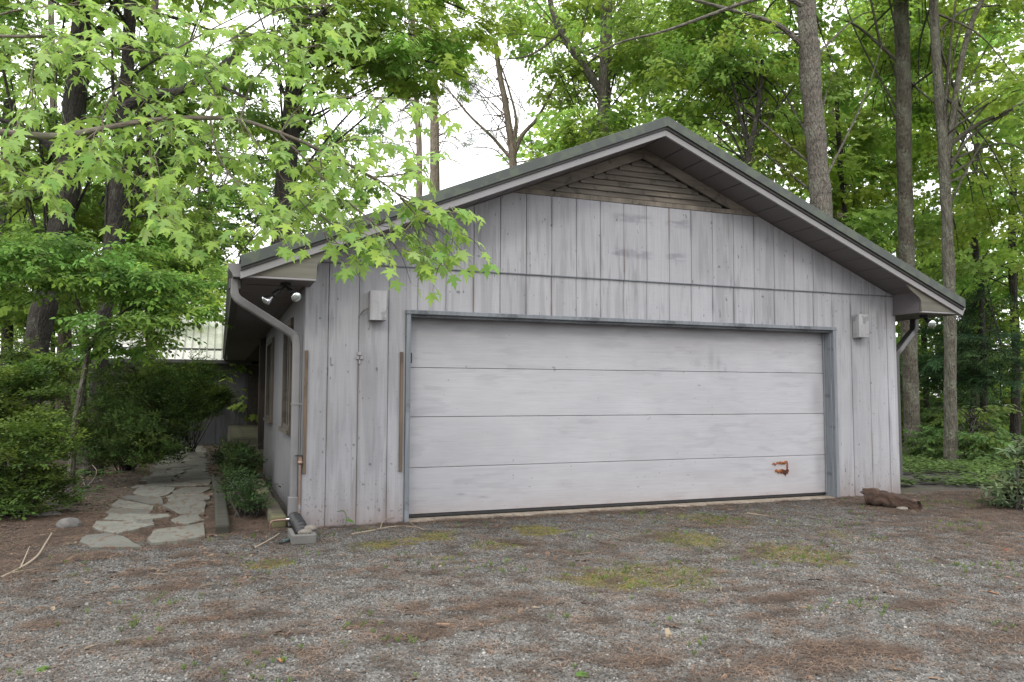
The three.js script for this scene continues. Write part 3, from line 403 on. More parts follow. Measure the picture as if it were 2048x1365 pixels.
for (const s of [-1, 1]) { // boxed eaves with scalloped end boards, gutters
  const wx = s < 0 ? 0 : FW, X = (d) => wx + s * d, yS = 2.375, b = (d0, d1, ...r) => s < 0 ? box(X(d1), X(d0), ...r) : box(X(d0), X(d1), ...r);
  const eave = part(garage, 'eave_soffit', boxUV(b(0.001, 0.6, yS, yS + 0.012, s < 0 ? -19.6 : -7, -0.001, 0.001)), M.soffit);
  if (s < 0) for (let k = 0; k < 14; k++) part(eave, 'soffit_panel', b(0.03, 0.57, yS - 0.008, yS - 0.0005, -0.3 - k * 0.305, -0.01 - k * 0.305, 0.001), M.soffit);
  part(garage, 'eave_return', merge([boxUV(b(-0.05, 0.6, yS + 0.001, yS + 0.02, 0.0, OV - 0.045, 0.001)), boxUV(b(-0.05, -0.035, yS + 0.0205, yS + 0.27, 0.016, OV - 0.045, 0.001))]), M.soffit);
  part(garage, 'fascia_strip', boxUV(b(-0.055, 0.6, yS - 0.003, yS + 0.016, OV - 0.0445, OV - 0.005, 0.002)), M.fascia);
  { const sh = new THREE.Shape(), yU = (d) => RY - 0.016 - SL * (RX + d); sh.moveTo(0.58, yS + 0.017); sh.lineTo(0.58, Math.max(yS + 0.018, yU(0.58))); sh.lineTo(-0.3, yU(-0.3)); sh.bezierCurveTo(-0.2, yU(-0.2) - 0.1, -0.07, yU(0) - 0.01, -0.06, yS + 0.13); sh.lineTo(-0.06, yS + 0.017); sh.closePath();
    const g = new THREE.ExtrudeGeometry(sh, { depth: 0.022, bevelEnabled: true, bevelSize: 0.002, bevelThickness: 0.002, bevelOffset: -0.002, bevelSegments: 1, curveSegments: 12 });
    if (s > 0) g.translate(FW, 0, OV - 0.03); else { g.applyMatrix4(new THREE.Matrix4().makeScale(-1, 1, 1)); g.translate(0, 0, OV - 0.03); const ix = g.index; for (const n of ['position', 'normal', 'uv']) { const a = g.attributes[n], q = a.itemSize; for (let i = 0; i < a.count; i += 3) for (let c = 0; c < q; c++) { const t = a.array[(i + 1) * q + c]; a.array[(i + 1) * q + c] = a.array[(i + 2) * q + c]; a.array[(i + 2) * q + c] = t; } } }
    part(garage, 'return_board', uvXY(g, 0.6, 0.6, 0, 0, 1, 0), M.pork); }
  // gutter: a K-style trough
  const prof = [[0, 0], [0.075, 0.0], [0.085, 0.03], [0.118, 0.075], [0.12, 0.12], [0.112, 0.12], [0.108, 0.08], [0.078, 0.035], [0.07, 0.008], [0.006, 0.008], [0.006, 0.12], [0, 0.12]].map(([x, y]) => [x, y]);
  const pg = prism(s > 0 ? prof : prof.map(([x, y]) => [-x, y]).reverse(), s < 0 ? -19.5 : -7, OV - 0.02, 0); pg.translate(wx + s * 0.605, 2.375, 0);
  const gut = part(garage, 'gutter', boxUV(pg), M.gutter);
  const cap = prism((s > 0 ? [[0, 0], [0.075, 0], [0.085, 0.03], [0.118, 0.075], [0.12, 0.12], [0, 0.12]] : [[0, 0], [0.0, 0.12], [-0.12, 0.12], [-0.118, 0.075], [-0.085, 0.03], [-0.075, 0]]), OV - 0.0195, OV - 0.014, 0); cap.translate(wx + s * 0.605, 2.375, 0); part(gut, 'end_cap', boxUV(cap), M.spout);
  const rp = (w, d, r) => { const o = []; for (const [cx, cy, a0] of [[w - r, d - r, 0], [-w + r, d - r, 1], [-w + r, -d + r, 2], [w - r, -d + r, 3]]) for (let i = 0; i <= 3; i++) { const a = (a0 + i / 3) * Math.PI / 2; o.push([cx + r * Math.cos(a), cy + r * Math.sin(a)]); } return o; };
  const zs = s < 0 ? 0.28 : -0.3, P = [V(X(0.665), 2.374, zs), V(X(0.665), 2.27, zs), V(X(0.655), 2.215, zs), V(X(0.61), 2.175, zs - 0.01), V(X(0.34), 2.03, mix(zs, -0.09, 0.5)), V(X(0.115), 1.91, -0.085), V(X(0.075), 1.87, -0.09), V(X(0.06), 1.80, -0.09), V(X(0.06), 0.9, -0.09), V(X(0.06), 0.22, -0.09)];
  const ds = part(garage, 'downspout', profileSweep(P.flatMap((q, i) => { if (i === 0 || i === P.length - 1) return [q]; const a = P[i - 1].clone().sub(q), b = P[i + 1].clone().sub(q), A = q.clone().addScaledVector(a, Math.min(0.45, 0.05 / a.length())), C = q.clone().addScaledVector(b, Math.min(0.45, 0.05 / b.length())); return [A, A.clone().lerp(C, 0.5).lerp(q, 0.4), C]; }), rp(0.037, 0.05, 0.014)), s < 0 ? M.spout : M.gutter);
  if (s < 0) { part(ds, 'outlet', boxUV(b(0.61, 0.715, 2.28, 2.374, zs - 0.045, zs + 0.045, 0.006)), M.gutter); part(ds, 'boot', boxUV(b(0.012, 0.11, 0.02, 0.3, -0.15, -0.03, 0.008)), M.spout); part(ds, 'strap', boxUV(b(0.002, 0.1, 1.2, 1.22, -0.147, -0.034, 0.002)), M.spout); }
}

// fittings on the garage
function wallLamp(x, label) {
  const t = thing('wall_lamp', label, 'wall lamp', V(x, 2.05, 0.014)); const w = 0.165, h = 0.3, d = 0.11, c = 0.013;
  const z0 = 0.016, f = (g) => uvXY(boxUV(g), 1, 1, x, 0, 0, 1);
  part(t, 'front_board', f(box(x, x + w, 2.055, 2.055 + h, z0 + d - c, z0 + d, 0.002)), M.lampwood);
  part(t, 'side_board', boxUV(box(x, x + c, 2.055, 2.055 + h, z0, z0 + d - c - 0.0005, 0.001)), M.lampwood); part(t, 'side_board', boxUV(box(x + w - c, x + w, 2.055, 2.055 + h, z0, z0 + d - c - 0.0005, 0.001)), M.lampwood);
  part(t, 'lamp_socket', new THREE.CylinderGeometry(0.03, 0.025, 0.1, 12).translate(x + w / 2, 2.2, z0 + 0.05), M.black);
  return t;
}
M.petiole = mat({ color: [0.22, 0.2, 0.09] }); M.pipeGrey = mat({ color: [0.07, 0.1, 0.1], roughness: 0.5 }); M.deadOrange = leafMat(0.45, 0.2, 0.07, 0.3); M.deadBrown = leafMat(0.2, 0.07, 0.04, 0.2);
M.lampwood = mat({ map: woodTex([0.22, 0.22, 0.23], [0.36, 0.36, 0.375], 951), roughness: 0.9 });
const lampL = wallLamp(0.63, 'small grey wooden box lamp near the downspout, with loose wires');
{ const f = []; for (const [dx, dy] of [[-0.05, -0.05], [-0.07, -0.09]]) f.push(sweep(spline([V(0.63, 2.2 + dy / 3, 0.03), V(0.60 + dx / 3, 2.19 + dy / 2, 0.035), V(0.6 + dx, 2.17 + dy, 0.02)], 8), 0.0022, 5)); part(lampL, 'loose_wire', merge(f), M.black); }
wallLamp(6.955, 'small grey wooden box lamp between garage door and far corner');
function flood(base, dirs, label) {
  const t = thing('floodlight', label, 'floodlight', base);
  part(t, 'mounting_plate', new THREE.CylinderGeometry(0.05, 0.055, 0.03, 16).translate(base.x, base.y - 0.016, base.z), M.black);
  for (const d of dirs) {
    d.normalize(); const a = base.clone().add(V(0, -0.03, 0)), k = a.clone().addScaledVector(d, 0.16), q = new THREE.Quaternion().setFromUnitVectors(V(0, 1, 0), d);
    const arm = part(t, 'arm', merge([sweep([a, a.clone().addScaledVector(d, 0.05), a.clone().addScaledVector(d, 0.09)], 0.012, 8), new THREE.CylinderGeometry(0.03, 0.022, 0.08, 14).applyQuaternion(q).translate(...a.clone().addScaledVector(d, 0.11).toArray())]), M.black);
    const aim = d.clone(); const qq = new THREE.Quaternion().setFromUnitVectors(V(0, 1, 0), aim);
    const bulb = part(t, 'bulb', new THREE.LatheGeometry([[0.016, 0], [0.024, 0.018], [0.042, 0.052], [0.049, 0.074], [0.049, 0.082], [0.042, 0.087]].map((p) => new THREE.Vector2(...p)), 20).applyQuaternion(qq).translate(...k.toArray()), M.metal);
    part(bulb, 'lens', new THREE.SphereGeometry(0.063, 18, 8, 0, 6.2832, 0, 0.74).translate(0, 0.04, 0).scale(1, 0.999, 1).applyQuaternion(qq).translate(...k.toArray()), M.lens);
  }
}
flood(V(-0.2, 2.374, 0.2), [V(-0.75, -0.62, 0.1), V(0.35, -0.5, 0.75)], 'twin bulb floodlight under the eave beside the curved downspout');
flood(V(FW + 0.28, 2.374, 0.2), [V(-0.35, -0.45, 0.85), V(0.8, -0.35, -0.2)], 'floodlight under the eave on the forest side, past the garage corner');
{ // copper pipe with valve
  const t = thing('copper_pipe', 'copper water pipe with a valve beside the foot of the downspout', 'pipe', V(0.0, 0, -0.02));
  const zz = 0.012, x = -0.012; const P = [V(x, 0.62, zz), V(x, 0.2, zz), V(x - 0.002, 0.13, zz + 0.005), V(x - 0.01, 0.105, zz + 0.01), V(x - 0.05, 0.098, zz + 0.02), V(-0.24, 0.095, 0.045), V(-0.27, 0.085, 0.05), V(-0.28, 0.05, 0.05), V(-0.28, -0.04, 0.05)];
  part(t, 'pipe', sweep(spline(P, 40), 0.011, 10), M.copper);
  part(t, 'valve', merge([new THREE.SphereGeometry(0.026, 12, 8).translate(x, 0.64, zz + 0.004), new THREE.CylinderGeometry(0.02, 0.02, 0.05, 10).translate(x, 0.67, zz)]), M.copper);
  part(t, 'handle', boxUV(box(x - 0.05, x + 0.05, 0.7, 0.712, zz - 0.01, zz + 0.01, 0.003)), M.black);
  part(t, 'fitting', merge([new THREE.CylinderGeometry(0.016, 0.016, 0.05, 10).translate(x, 0.2, zz), new THREE.CylinderGeometry(0.016, 0.016, 0.04, 10).rotateZ(Math.PI / 2).translate(-0.12, 0.097, 0.032)]), M.metal);
  const gp = sweep([V(0.002, 0.68, -0.03), V(0.002, 2.3, -0.03)], 0.009, 8); part(t, 'riser', gp, M.spout);
}
{ // black drain elbow and the splash block it empties into
  const P = spline([V(-0.055, 0.02, -0.06), V(-0.05, -0.0, 0.02), V(-0.045, 0.0, 0.14), V(-0.03, -0.01, 0.3), V(-0.02, -0.05, 0.4)].map((p, i) => p.add(V(0, [0.07, 0.1, 0.09, 0.08, 0.06][i], 0))), 46);
  solo('drain_pipe', 'black ribbed plastic drain elbow below the downspout', 'drain pipe', sweep(P, (t) => 0.058 + 0.006 * Math.sin(t * 46 * 1.6), 18), M.rubber, V(-0.05, 0, 0.05));
  const b = onGround(605, 1088), t = thing('splash_block', 'grey concrete splash block in front of the drain elbow', 'splash block', V(b.x, 0, b.z));
  const x0 = b.x - 0.1, x1 = b.x + 0.11, z1 = b.z + 0.06, z0 = z1 - 0.42;
  part(t, 'trough_wall', boxUV(box(x0, x1, 0, 0.085, z1 - 0.05, z1, 0.008)), M.concrete); part(t, 'trough_wall', boxUV(box(x0, x0 + 0.035, 0, 0.08, z0, z1 - 0.0505, 0.006)), M.concrete); part(t, 'trough_wall', boxUV(box(x1 - 0.035, x1, 0, 0.08, z0, z1 - 0.0505, 0.006)), M.concrete); part(t, 'trough_floor', boxUV(box(x0 + 0.0355, x1 - 0.0355, 0, 0.02, z0, z1 - 0.0505, 0.003)), M.concrete);
  rock(V(b.x + 0.03, 0.08, b.z - 0.09), 0.05, 'pale rock lying in the splash block', 1, 11); rock(V(b.x + 0.085, 0.1, b.z - 0.16), 0.045, 'rock resting on the back edge of the splash block', 1, 12);
}
function rock(p, s, label, k, seed, sq = 0.7) {
  const g = new THREE.IcosahedronGeometry(1, 3), a = g.attributes.position; for (let i = 0; i < a.count; i++) { const n = V(a.getX(i), a.getY(i), a.getZ(i)); let r = 0.75 + 0.5 * fbm(n.x * 1.6 + seed, n.y * 1.6 + n.z * 2.1, 3, seed); r = Math.min(r, 0.95 / Math.max(0.6, Math.abs(n.x * 0.8 + n.y * 0.5)), 0.9 / Math.max(0.5, Math.abs(n.y * 0.9 - n.z * 0.4))); a.setXYZ(i, n.x * r * s * 1.25, n.y * r * s * sq, n.z * r * s); }
  g.computeVertexNormals(); boxUV(g, 3); solo('rock', label, 'rock', g.translate(p.x, p.y, p.z), M.stone[k], p);
}

// ------------------------------------------------------------------ the house at the end of the path
{
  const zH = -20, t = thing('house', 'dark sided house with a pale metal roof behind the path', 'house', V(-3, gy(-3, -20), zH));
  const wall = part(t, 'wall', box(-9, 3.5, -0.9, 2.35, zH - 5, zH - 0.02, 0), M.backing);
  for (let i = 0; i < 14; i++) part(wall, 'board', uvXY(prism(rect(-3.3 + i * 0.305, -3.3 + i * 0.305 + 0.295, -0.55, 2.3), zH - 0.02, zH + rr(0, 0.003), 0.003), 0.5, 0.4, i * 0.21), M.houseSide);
  const g0 = V(0, 2.32, zH + 0.45), roofY = (d) => 2.42 + d * 0.42;
  const roof = part(t, 'roof', (() => { const g = prism([[0, 2.4], [6, 2.4 + 6 * 0.42], [6, 2.36 + 6 * 0.42], [0, 2.36]], -10, 3.3, 0); g.rotateY(Math.PI / 2); g.translate(0, 0, zH + 0.5); return boxUV(g); })(), M.tin);
  for (let i = 0; i < 34; i++) { const x = -6.5 + i * 0.24; part(roof, 'roof_rib', boxUV(beam(V(x, 2.425, zH + 0.48), V(x, 2.425 + 5.9 * 0.42, zH - 5.4), 0.04, 0.045, 0.006)), M.tinRib); }
  part(t, 'snow_guard', boxUV(box(-6.5, 1.2, 2.72, 2.8, zH - 0.32, zH - 0.28, 0.004)), M.gutter);
  part(t, 'gutter', boxUV(box(-9, 0.2, 2.26, 2.38, zH + 0.5, zH + 0.62, 0.01)), M.gutterDark);
  part(t, 'eave_soffit', box(-9, 3.5, 2.24, 2.26, zH, zH + 0.5, 0), M.soffit);
  part(t, 'downspout', boxUV(beam(V(-2.75, 2.3, zH + 0.45), V(-2.75, -0.4, zH + 0.1), 0.09, 0.07, 0.01)), M.gutterDark);
}

// ------------------------------------------------------------------ flagstone path
{
  const toPx = ([x, y]) => [x * 0.2638, 740 + y * 0.2638];
  const near = [
    [[600, 1325], [650, 1278], [800, 1265], [930, 1287], [1000, 1330], [1072, 1368], [690, 1368]],
    [[1112, 1308], [1160, 1237], [1390, 1208], [1540, 1180], [1550, 1288], [1400, 1318], [1150, 1343]],
    [[695, 1213], [725, 1168], [1015, 1168], [1168, 1195], [1000, 1240], [890, 1264], [840, 1258]],
    [[1020, 1190], [1060, 1164], [1165, 1150], [1166, 1190]],
    [[1292, 1158], [1370, 1127], [1500, 1117], [1550, 1160], [1430, 1186], [1325, 1180]],
    [[782, 1150], [822, 1117], [1270, 1114], [1292, 1130], [1050, 1158], [1000, 1162]],
    [[792, 1100], [840, 1064], [1160, 1077], [1118, 1108], [900, 1110]],
    [[1227, 1050], [1290, 1036], [1550, 1022], [1552, 1062], [1545, 1113], [1362, 1105]],
    [[827, 1050], [897, 1007], [1160, 1047], [1152, 1070], [860, 1058]],
    [[922, 985], [965, 974], [1220, 987], [1235, 1028], [1130, 1030]],
    [[1272, 1000], [1305, 985], [1590, 983], [1588, 996], [1430, 1016], [1290, 1020]],
    [[1008, 945], [1062, 902], [1328, 907], [1278, 952], [1200, 974], [1090, 970]],
    [[1302, 933], [1402, 907], [1600, 905], [1590, 917], [1480, 960], [1330, 953]],
    [[1250, 975], [1310, 962], [1595, 962], [1590, 976], [1300, 980]],
  ].map((p) => p.map((q) => { const w = onGround(...toPx(q)); return [w.x, w.z]; }));
  for (const P of near) { let cx = 0, cz = 0; for (const q of P) { cx += q[0] / P.length; cz += q[1] / P.length; } for (const q of P) { q[0] = cx + (q[0] - cx) * 1.0; q[1] = cz + (q[1] - cz) * 1.0; } }
  const polys = near.slice(); const f = RNG(1001);
  const zStart = Math.min(...near.flat().map((p) => p[1])) - 0.06, seeds = [], zEnd = -19.2;
  const edge = (z) => { const t = (z + 3) / -9; return [mix(-1.82, -2.0, t), mix(-0.85, -1.05, t)]; };
  for (let z = zStart - 0.2; z > zEnd; z -= 0.4) { const [a, b] = edge(z), k = f() < 0.25 ? 1 : f() < 0.75 ? 2 : 3; for (let i = 0; i < k; i++) seeds.push([mix(a, b, (i + 0.5 + rr(-0.2, 0.2, f)) / k), z + rr(-0.16, 0.16, f)]); }
  seeds.forEach((s, i) => { const [a, b] = edge(s[1]); let P = [[a + rr(-0.1, 0.12, f), s[1] - 0.6], [b + rr(-0.12, 0.1, f), s[1] - 0.6], [b + rr(-0.12, 0.1, f), Math.min(zStart, s[1] + 0.6)], [a + rr(-0.1, 0.12, f), Math.min(zStart, s[1] + 0.6)]];
    seeds.forEach((o, j) => { if (i === j || Math.abs(o[1] - s[1]) > 1.6) return; const nx = o[0] - s[0], nz = o[1] - s[1], L = Math.hypot(nx, nz), mx = nx / L, mz = nz / L, c = mx * (s[0] + o[0]) / 2 + mz * (s[1] + o[1]) / 2 - 0.026, Q = [];
      for (let k = 0; k < P.length; k++) { const A = P[k], B = P[(k + 1) % P.length], da = mx * A[0] + mz * A[1] - c, db = mx * B[0] + mz * B[1] - c; if (da <= 0) Q.push(A); if (da * db < 0) { const t = da / (da - db); Q.push([mix(A[0], B[0], t), mix(A[1], B[1], t)]); } } P = Q; });
    if (P.length > 2) polys.push(P); });
  const g = heightSheet(-2.5, -0.55, -19.9, 0.2, 12, 90, (x, z) => gy(x, z) + 0.004 + micro(x, z)); uvXY(g, 1.3, 1.3, 0, 0, 0, 2);
  const path = struct('path', g, M.floor);
  polys.forEach((P, i) => { // uneven edges, each stone a little tilted
    let c = [0, 0]; P.forEach((p) => { c[0] += p[0] / P.length; c[1] += p[1] / P.length; }); const pts = [];
    for (let k = 0; k < P.length; k++) { const A = P[k], B = P[(k + 1) % P.length], L = Math.hypot(A[0] - B[0], A[1] - B[1]); pts.push(A); if (L > 0.25) pts.push([mix(A[0], B[0], 0.5) + rr(-0.018, 0.018, f), mix(A[1], B[1], 0.5) + rr(-0.018, 0.018, f)]); }
    let area = 0; for (let k = 0; k < pts.length; k++) { const a = pts[k], b = pts[(k + 1) % pts.length]; area += a[0] * b[1] - b[0] * a[1]; }
    const q = pts.map(([x, z]) => [x - c[0], -(z - c[1])]); if (area > 0) q.reverse();
    const s = prism(q, -0.045, 0, 0.004); s.rotateX(-Math.PI / 2); s.rotateX(rr(-0.012, 0.012, f)); s.rotateZ(rr(-0.012, 0.012, f)); s.translate(c[0], gy(c[0], c[1]) + 0.022 + rr(0, 0.012, f), c[1]);
    part(path, 'flagstone', uvXY(s, 0.9, 0.9, i * 0.37, i * 0.21, 0, 2), M.slate[i % 3]);
  });
}
function timber(name, label, pts, w, h, m, y) { // squared or round landscape timbers on the ground
  const t = thing(name, label, 'timber', pts[0].clone());
  for (let i = 0; i + 1 < pts.length; i++) { const g = new RoundedBoxGeometry(w, h, pts[i].distanceTo(pts[i + 1]) - 0.01, 2, Math.min(w, h) * 0.22); const d = pts[i + 1].clone().sub(pts[i]); const mid = pts[i].clone().add(pts[i + 1]).multiplyScalar(0.5); g.rotateY(Math.atan2(d.x, d.z)); g.translate(mid.x, mid.y + y, mid.z); part(t, 'timber', uvXY(boxUV(g), 1, 1, i * 0.3, 0, 2, 1), m); }
  return t;
}
timber('edging_timber', 'mossy squared timbers laid along the foot of the garage side wall', [V(-0.19, 0, -0.06), V(-0.21, gy(0, -1.5), -1.5), V(-0.22, gy(0, -3.9), -3.9), V(-0.24, gy(0, -6.6), -6.6)], 0.15, 0.13, M.mossy, 0.06);
timber('edging_timber', 'dark round topped timber between flagstone path and planting bed', [V(-0.71, 0, 0.12), V(-0.73, gy(0, -2.4), -2.4), V(-0.78, gy(0, -4.8), -4.8)], 0.13, 0.13, M.timber, 0.045);
{ // rotten log by the far corner
  const a = onGround(1738, 1012), b = onGround(1842, 1022); a.y = 0.08; b.y = 0.045; const P = []; for (let i = 0; i <= 60; i++) { const p = a.clone().lerp(b, i / 60); p.y += 0.012 * Math.sin(i * 0.43); P.push(p); }
  const t = thing('rotten_log', 'rotten brown log lying against the garage corner by the ground cover', 'log', V(a.x, 0, a.z));
  const g = sweep(P, (s) => mix(0.105, 0.05, s) * (1 + 0.5 * (fbm(s * 12, 3, 3, 1101) - 0.5)), 28, 0.5, 1103); part(t, 'wood', g, M.rot);
  { const f = RNG(1109), sh = []; for (let i = 0; i < 16; i++) { const q = P[Math.floor(rr(0, 34, f))], L = rr(0.06, 0.2, f), an = rr(-0.9, 0.9, f), rad = rr(0.06, 0.1, f); sh.push(boxUV(beam(V(q.x - L / 2, q.y + rad * Math.cos(an), q.z + rad * Math.sin(an)), V(q.x + L / 2, q.y + rad * Math.cos(an) + rr(-0.03, 0.02, f), q.z + rad * Math.sin(an) + rr(-0.03, 0.03, f)), rr(0.01, 0.025, f), rr(0.006, 0.014, f), 0.002))); } part(t, 'splinter', merge(sh), M.rot); }
  part(t, 'broken_end', (() => { const d = new THREE.ConeGeometry(0.09, 0.05, 14, 3); const p = d.attributes.position; for (let i = 0; i < p.count; i++) p.setY(i, p.getY(i) + 0.03 * (hsh(i, 3, 5) - 0.5)); d.computeVertexNormals(); d.rotateZ(Math.PI / 2); d.translate(a.x + 0.005, a.y, a.z); return boxUV(d); })(), M.rot);
  rock(onGround(1790, 1019).add(V(0, 0.02, 0.1)), 0.055, 'small flat pale stone in front of the rotten log', 1, 21, 0.4);
}
rock(onGround(138, 1056).add(V(0, 0.03, 0)), 0.085, 'grey boulder on the brown litter left of the flagstones', 0, 31, 0.8);
rock(onGround(92, 1032).add(V(0, 0.0, 0)), 0.12, 'low brown stone half under the near shrub', 0, 32, 0.4);

// ------------------------------------------------------------------ leaves and sprays
function leafGeo(half, droop = 0.2, fold = 0.15, fan = 0.3) { // half outline from base to tip, mirrored; length 1 along +z, lying in XZ
  const P = [[0, fan], ...half, ...half.slice(1, -1).reverse().map(([x, z]) => [-x, z])], pos = [], I = [];
  for (const [x, z] of P) pos.push(x, -droop * (z * z * 0.6 + x * x * 1.2) + fold * Math.abs(x) - 0.0, z);
  const n = P.length - 1; for (let i = 0; i < n; i++) I.push(0, 1 + i, 1 + (i + 1) % n);
  const g = new THREE.BufferGeometry(); g.setAttribute('position', new THREE.Float32BufferAttribute(pos, 3)); g.setIndex(I); g.computeVertexNormals(); return g;
}
const MAPLE = [[0, 0], [0.1, -0.05], [0.37, -0.1], [0.2, 0.1], [0.38, 0.19], [0.45, 0.28], [0.64, 0.52], [0.38, 0.41], [0.32, 0.44], [0.14, 0.37], [0.19, 0.55], [0.27, 0.64], [0.13, 0.68], [0, 1.06]];
const OVATE = [[0, 0], [0.2, 0.2], [0.27, 0.45], [0.16, 0.75], [0, 1]], TULIP = [[0, 0], [0.38, 0.08], [0.26, 0.34], [0.47, 0.6], [0.18, 0.72], [0, 0.95]], NARROW = [[0, 0], [0.12, 0.3], [0.13, 0.55], [0, 1]];
const mapleGeos = [leafGeo(MAPLE, 0.25, 0.12), leafGeo(MAPLE, 0.45, 0.2), leafGeo(MAPLE.map(([x, z]) => [x * 1.08, z * (z > 0.7 ? 0.95 : 1)]), 0.1, -0.08)];
const XF = (g, px, py, pz, yaw, pitch, roll, s) => g.clone().applyMatrix4(new THREE.Matrix4().compose(V(px, py, pz), new THREE.Quaternion().setFromEuler(new THREE.Euler(pitch, yaw, roll, 'YXZ')), V(s, s, s)));
function spray(leaf, n, L, size, f, o = {}) { // a twig along +z with leaves to both sides
  const gs = []; const w = o.twig ?? 0.004; const tw = new THREE.CylinderGeometry(w * 0.4, w, L, 3, 1, true).rotateX(Math.PI / 2).translate(0, 0, L / 2); if (!o.bare) gs.push(tw);
  for (let i = 0; i < n; i++) { const t = 0.12 + 0.88 * (i + f()) / n, side = i % 2 ? 1 : -1, spread = o.spread ?? 0.9; const yaw = i === n - 1 ? rr(-0.3, 0.3, f) : side * (spread + rr(-0.45, 0.45, f)); const pet = size * 0.35 * f();
    gs.push(XF(leaf, Math.sin(yaw) * pet + rr(-0.03, 0.03, f) * (o.jit ?? 1), rr(-0.5, 0.35, f) * (o.lift ?? 0.12), L * t + Math.cos(yaw) * pet * 0.4, yaw, (o.pitch ?? 0.35) + rr(-0.45, 0.45, f), rr(-0.55, 0.55, f), size * rr(0.65, 1.15, f))); }
  return merge(gs.map((g) => { g.deleteAttribute('uv'); const k = g.index ? g.toNonIndexed() : g; k.setAttribute('uv', new THREE.Float32BufferAttribute(new Float32Array(k.attributes.position.count * 2), 2)); return k; }));
}
const fS = RNG(1201), leafO = leafGeo(OVATE, 0.25, 0.25), leafT = leafGeo(TULIP, 0.25, 0.12), leafN = leafGeo(NARROW, 0.2, 0.2);
const SP = {
  tulip: [0, 1].map(() => spray(leafT, 12, 0.5, 0.14, fS, { lift: 0.2 })), oak: [0, 1].map(() => spray(leafO, 15, 0.45, 0.13, fS, { lift: 0.2 })),
  dog: [0, 1].map(() => spray(leafO, 13, 0.42, 0.1, fS, { lift: 0.05, pitch: 0.25 })), far: [0, 1].map(() => spray(leafT, 11, 0.7, 0.2, fS, { lift: 0.35, jit: 3 })),
  azalea: [0, 1].map(() => { const g = []; for (let k = 0; k < 3; k++) g.push(spray(leafO, 9, 0.16, 0.05, fS, { lift: 0.04, pitch: -0.15, spread: 0.8 }).rotateX(rr(-0.9, -0.1, fS)).rotateY(k * 2.1)); return merge(g); }),
  hemlock: [0, 1].map(() => spray(leafGeo(NARROW.map(([x, z]) => [x * 0.5, z]), 0.1, 0.1), 34, 0.6, 0.14, fS, { lift: 0.02, spread: 0.85, pitch: 0.2 })),
  pine: [0, 1].map(() => spray(leafGeo(NARROW.map(([x, z]) => [x * 0.22, z]), 0.05, 0.1), 26, 0.16, 0.16, fS, { lift: 0.1, spread: 0.7, pitch: -0.2 })),
  rhodo: [0, 1].map(() => { const g = []; for (let k = 0; k < 9; k++) g.push(XF(leafN, 0, 0, 0, k / 9 * 6.28, rr(-0.55, 0.35, fS), 0, rr(0.1, 0.15, fS))); return merge(g.map((x) => { const k = x.toNonIndexed(); k.setAttribute('uv', new THREE.Float32BufferAttribute(new Float32Array(k.attributes.position.count * 2), 2)); return k; })); }),
  herb: [0, 1].map(() => { const g = []; for (let k = 0; k < 7; k++) g.push(XF(leafO, 0, rr(0, 0.06, fS), 0, k / 7 * 6.28 + rr(-0.3, 0.3, fS), rr(-0.4, 0.2, fS), 0, rr(0.06, 0.11, fS))); return merge(g.map((x) => { const k = x.toNonIndexed(); k.setAttribute('uv', new THREE.Float32BufferAttribute(new Float32Array(k.attributes.position.count * 2), 2)); return k; })); }),
};
// blobs: [centre, rx, ry, rz, sprays]; sprays gather in flat plates so that gaps stay between
let totalSprays = 0;
function foliage(parent, name, sp, m, blobs, seed, o = {}) {
  const f = RNG(seed), list = [], e = new THREE.Euler(0, 0, 0, 'YXZ'), per = o.per ?? 12, gauss = () => f() + f() + f() - 1.5;
  for (const [c, rx, ry, rz, n] of blobs) {
    for (let k = 0; k < n / per; k++) {
      let x, y, z, q, stray = f() < (o.stray ?? 0.1) ? rr(1.05, 1.4, f) : 1; do { x = rr(-1, 1, f); y = rr(-1, 1, f); z = rr(-1, 1, f); q = x * x + y * y + z * z; } while (q > 1 || f() > 0.35 + 0.65 * q);
      x *= stray; y *= stray; z *= stray; const px = c.x + x * rx, py = c.y + y * ry, pz = c.z + z * rz, out = Math.atan2(x * rx + 1e-3, z * rz), ps = (o.plate ?? 0.55) * rr(0.6, 1.3, f), tone = rr(0.62, 1.35, f), yel = rr(-0.12, 0.2, f);
      for (let i = 0; i < per; i++) {
        const X = px + gauss() * ps, Z = pz + gauss() * ps, Y = py + gauss() * ps * (o.flat ?? 0.35) + (o.arch ?? 0) * -0.25 * ((X - px) ** 2 + (Z - pz) ** 2); if (o.minY !== undefined && Y < o.minY) continue;
        const b = tone * rr(0.8, 1.25, f);
        list.push([X, Y, Z, new THREE.Quaternion().setFromEuler(e.set((o.tilt ?? 0.15) + rr(-0.4, 0.4, f), out + rr(-1.5, 1.5, f), rr(-0.5, 0.5, f))), rr(0.7, 1.25, f) * (o.size ?? 1), new THREE.Color().setRGB(b * (1 + yel), b, b * (1 - yel))]);
      }
    }
  }
  totalSprays += list.length;
  return instanced(parent, name, sp[seed % 2], m, list);
}
const px2m = (p, d) => p * d / FPX;
const B = (u, v, d, ru, rv, n, rd) => [at(u, v, d), px2m(ru, d), px2m(rv, d), rd ?? px2m((ru + rv) / 2, d), n];
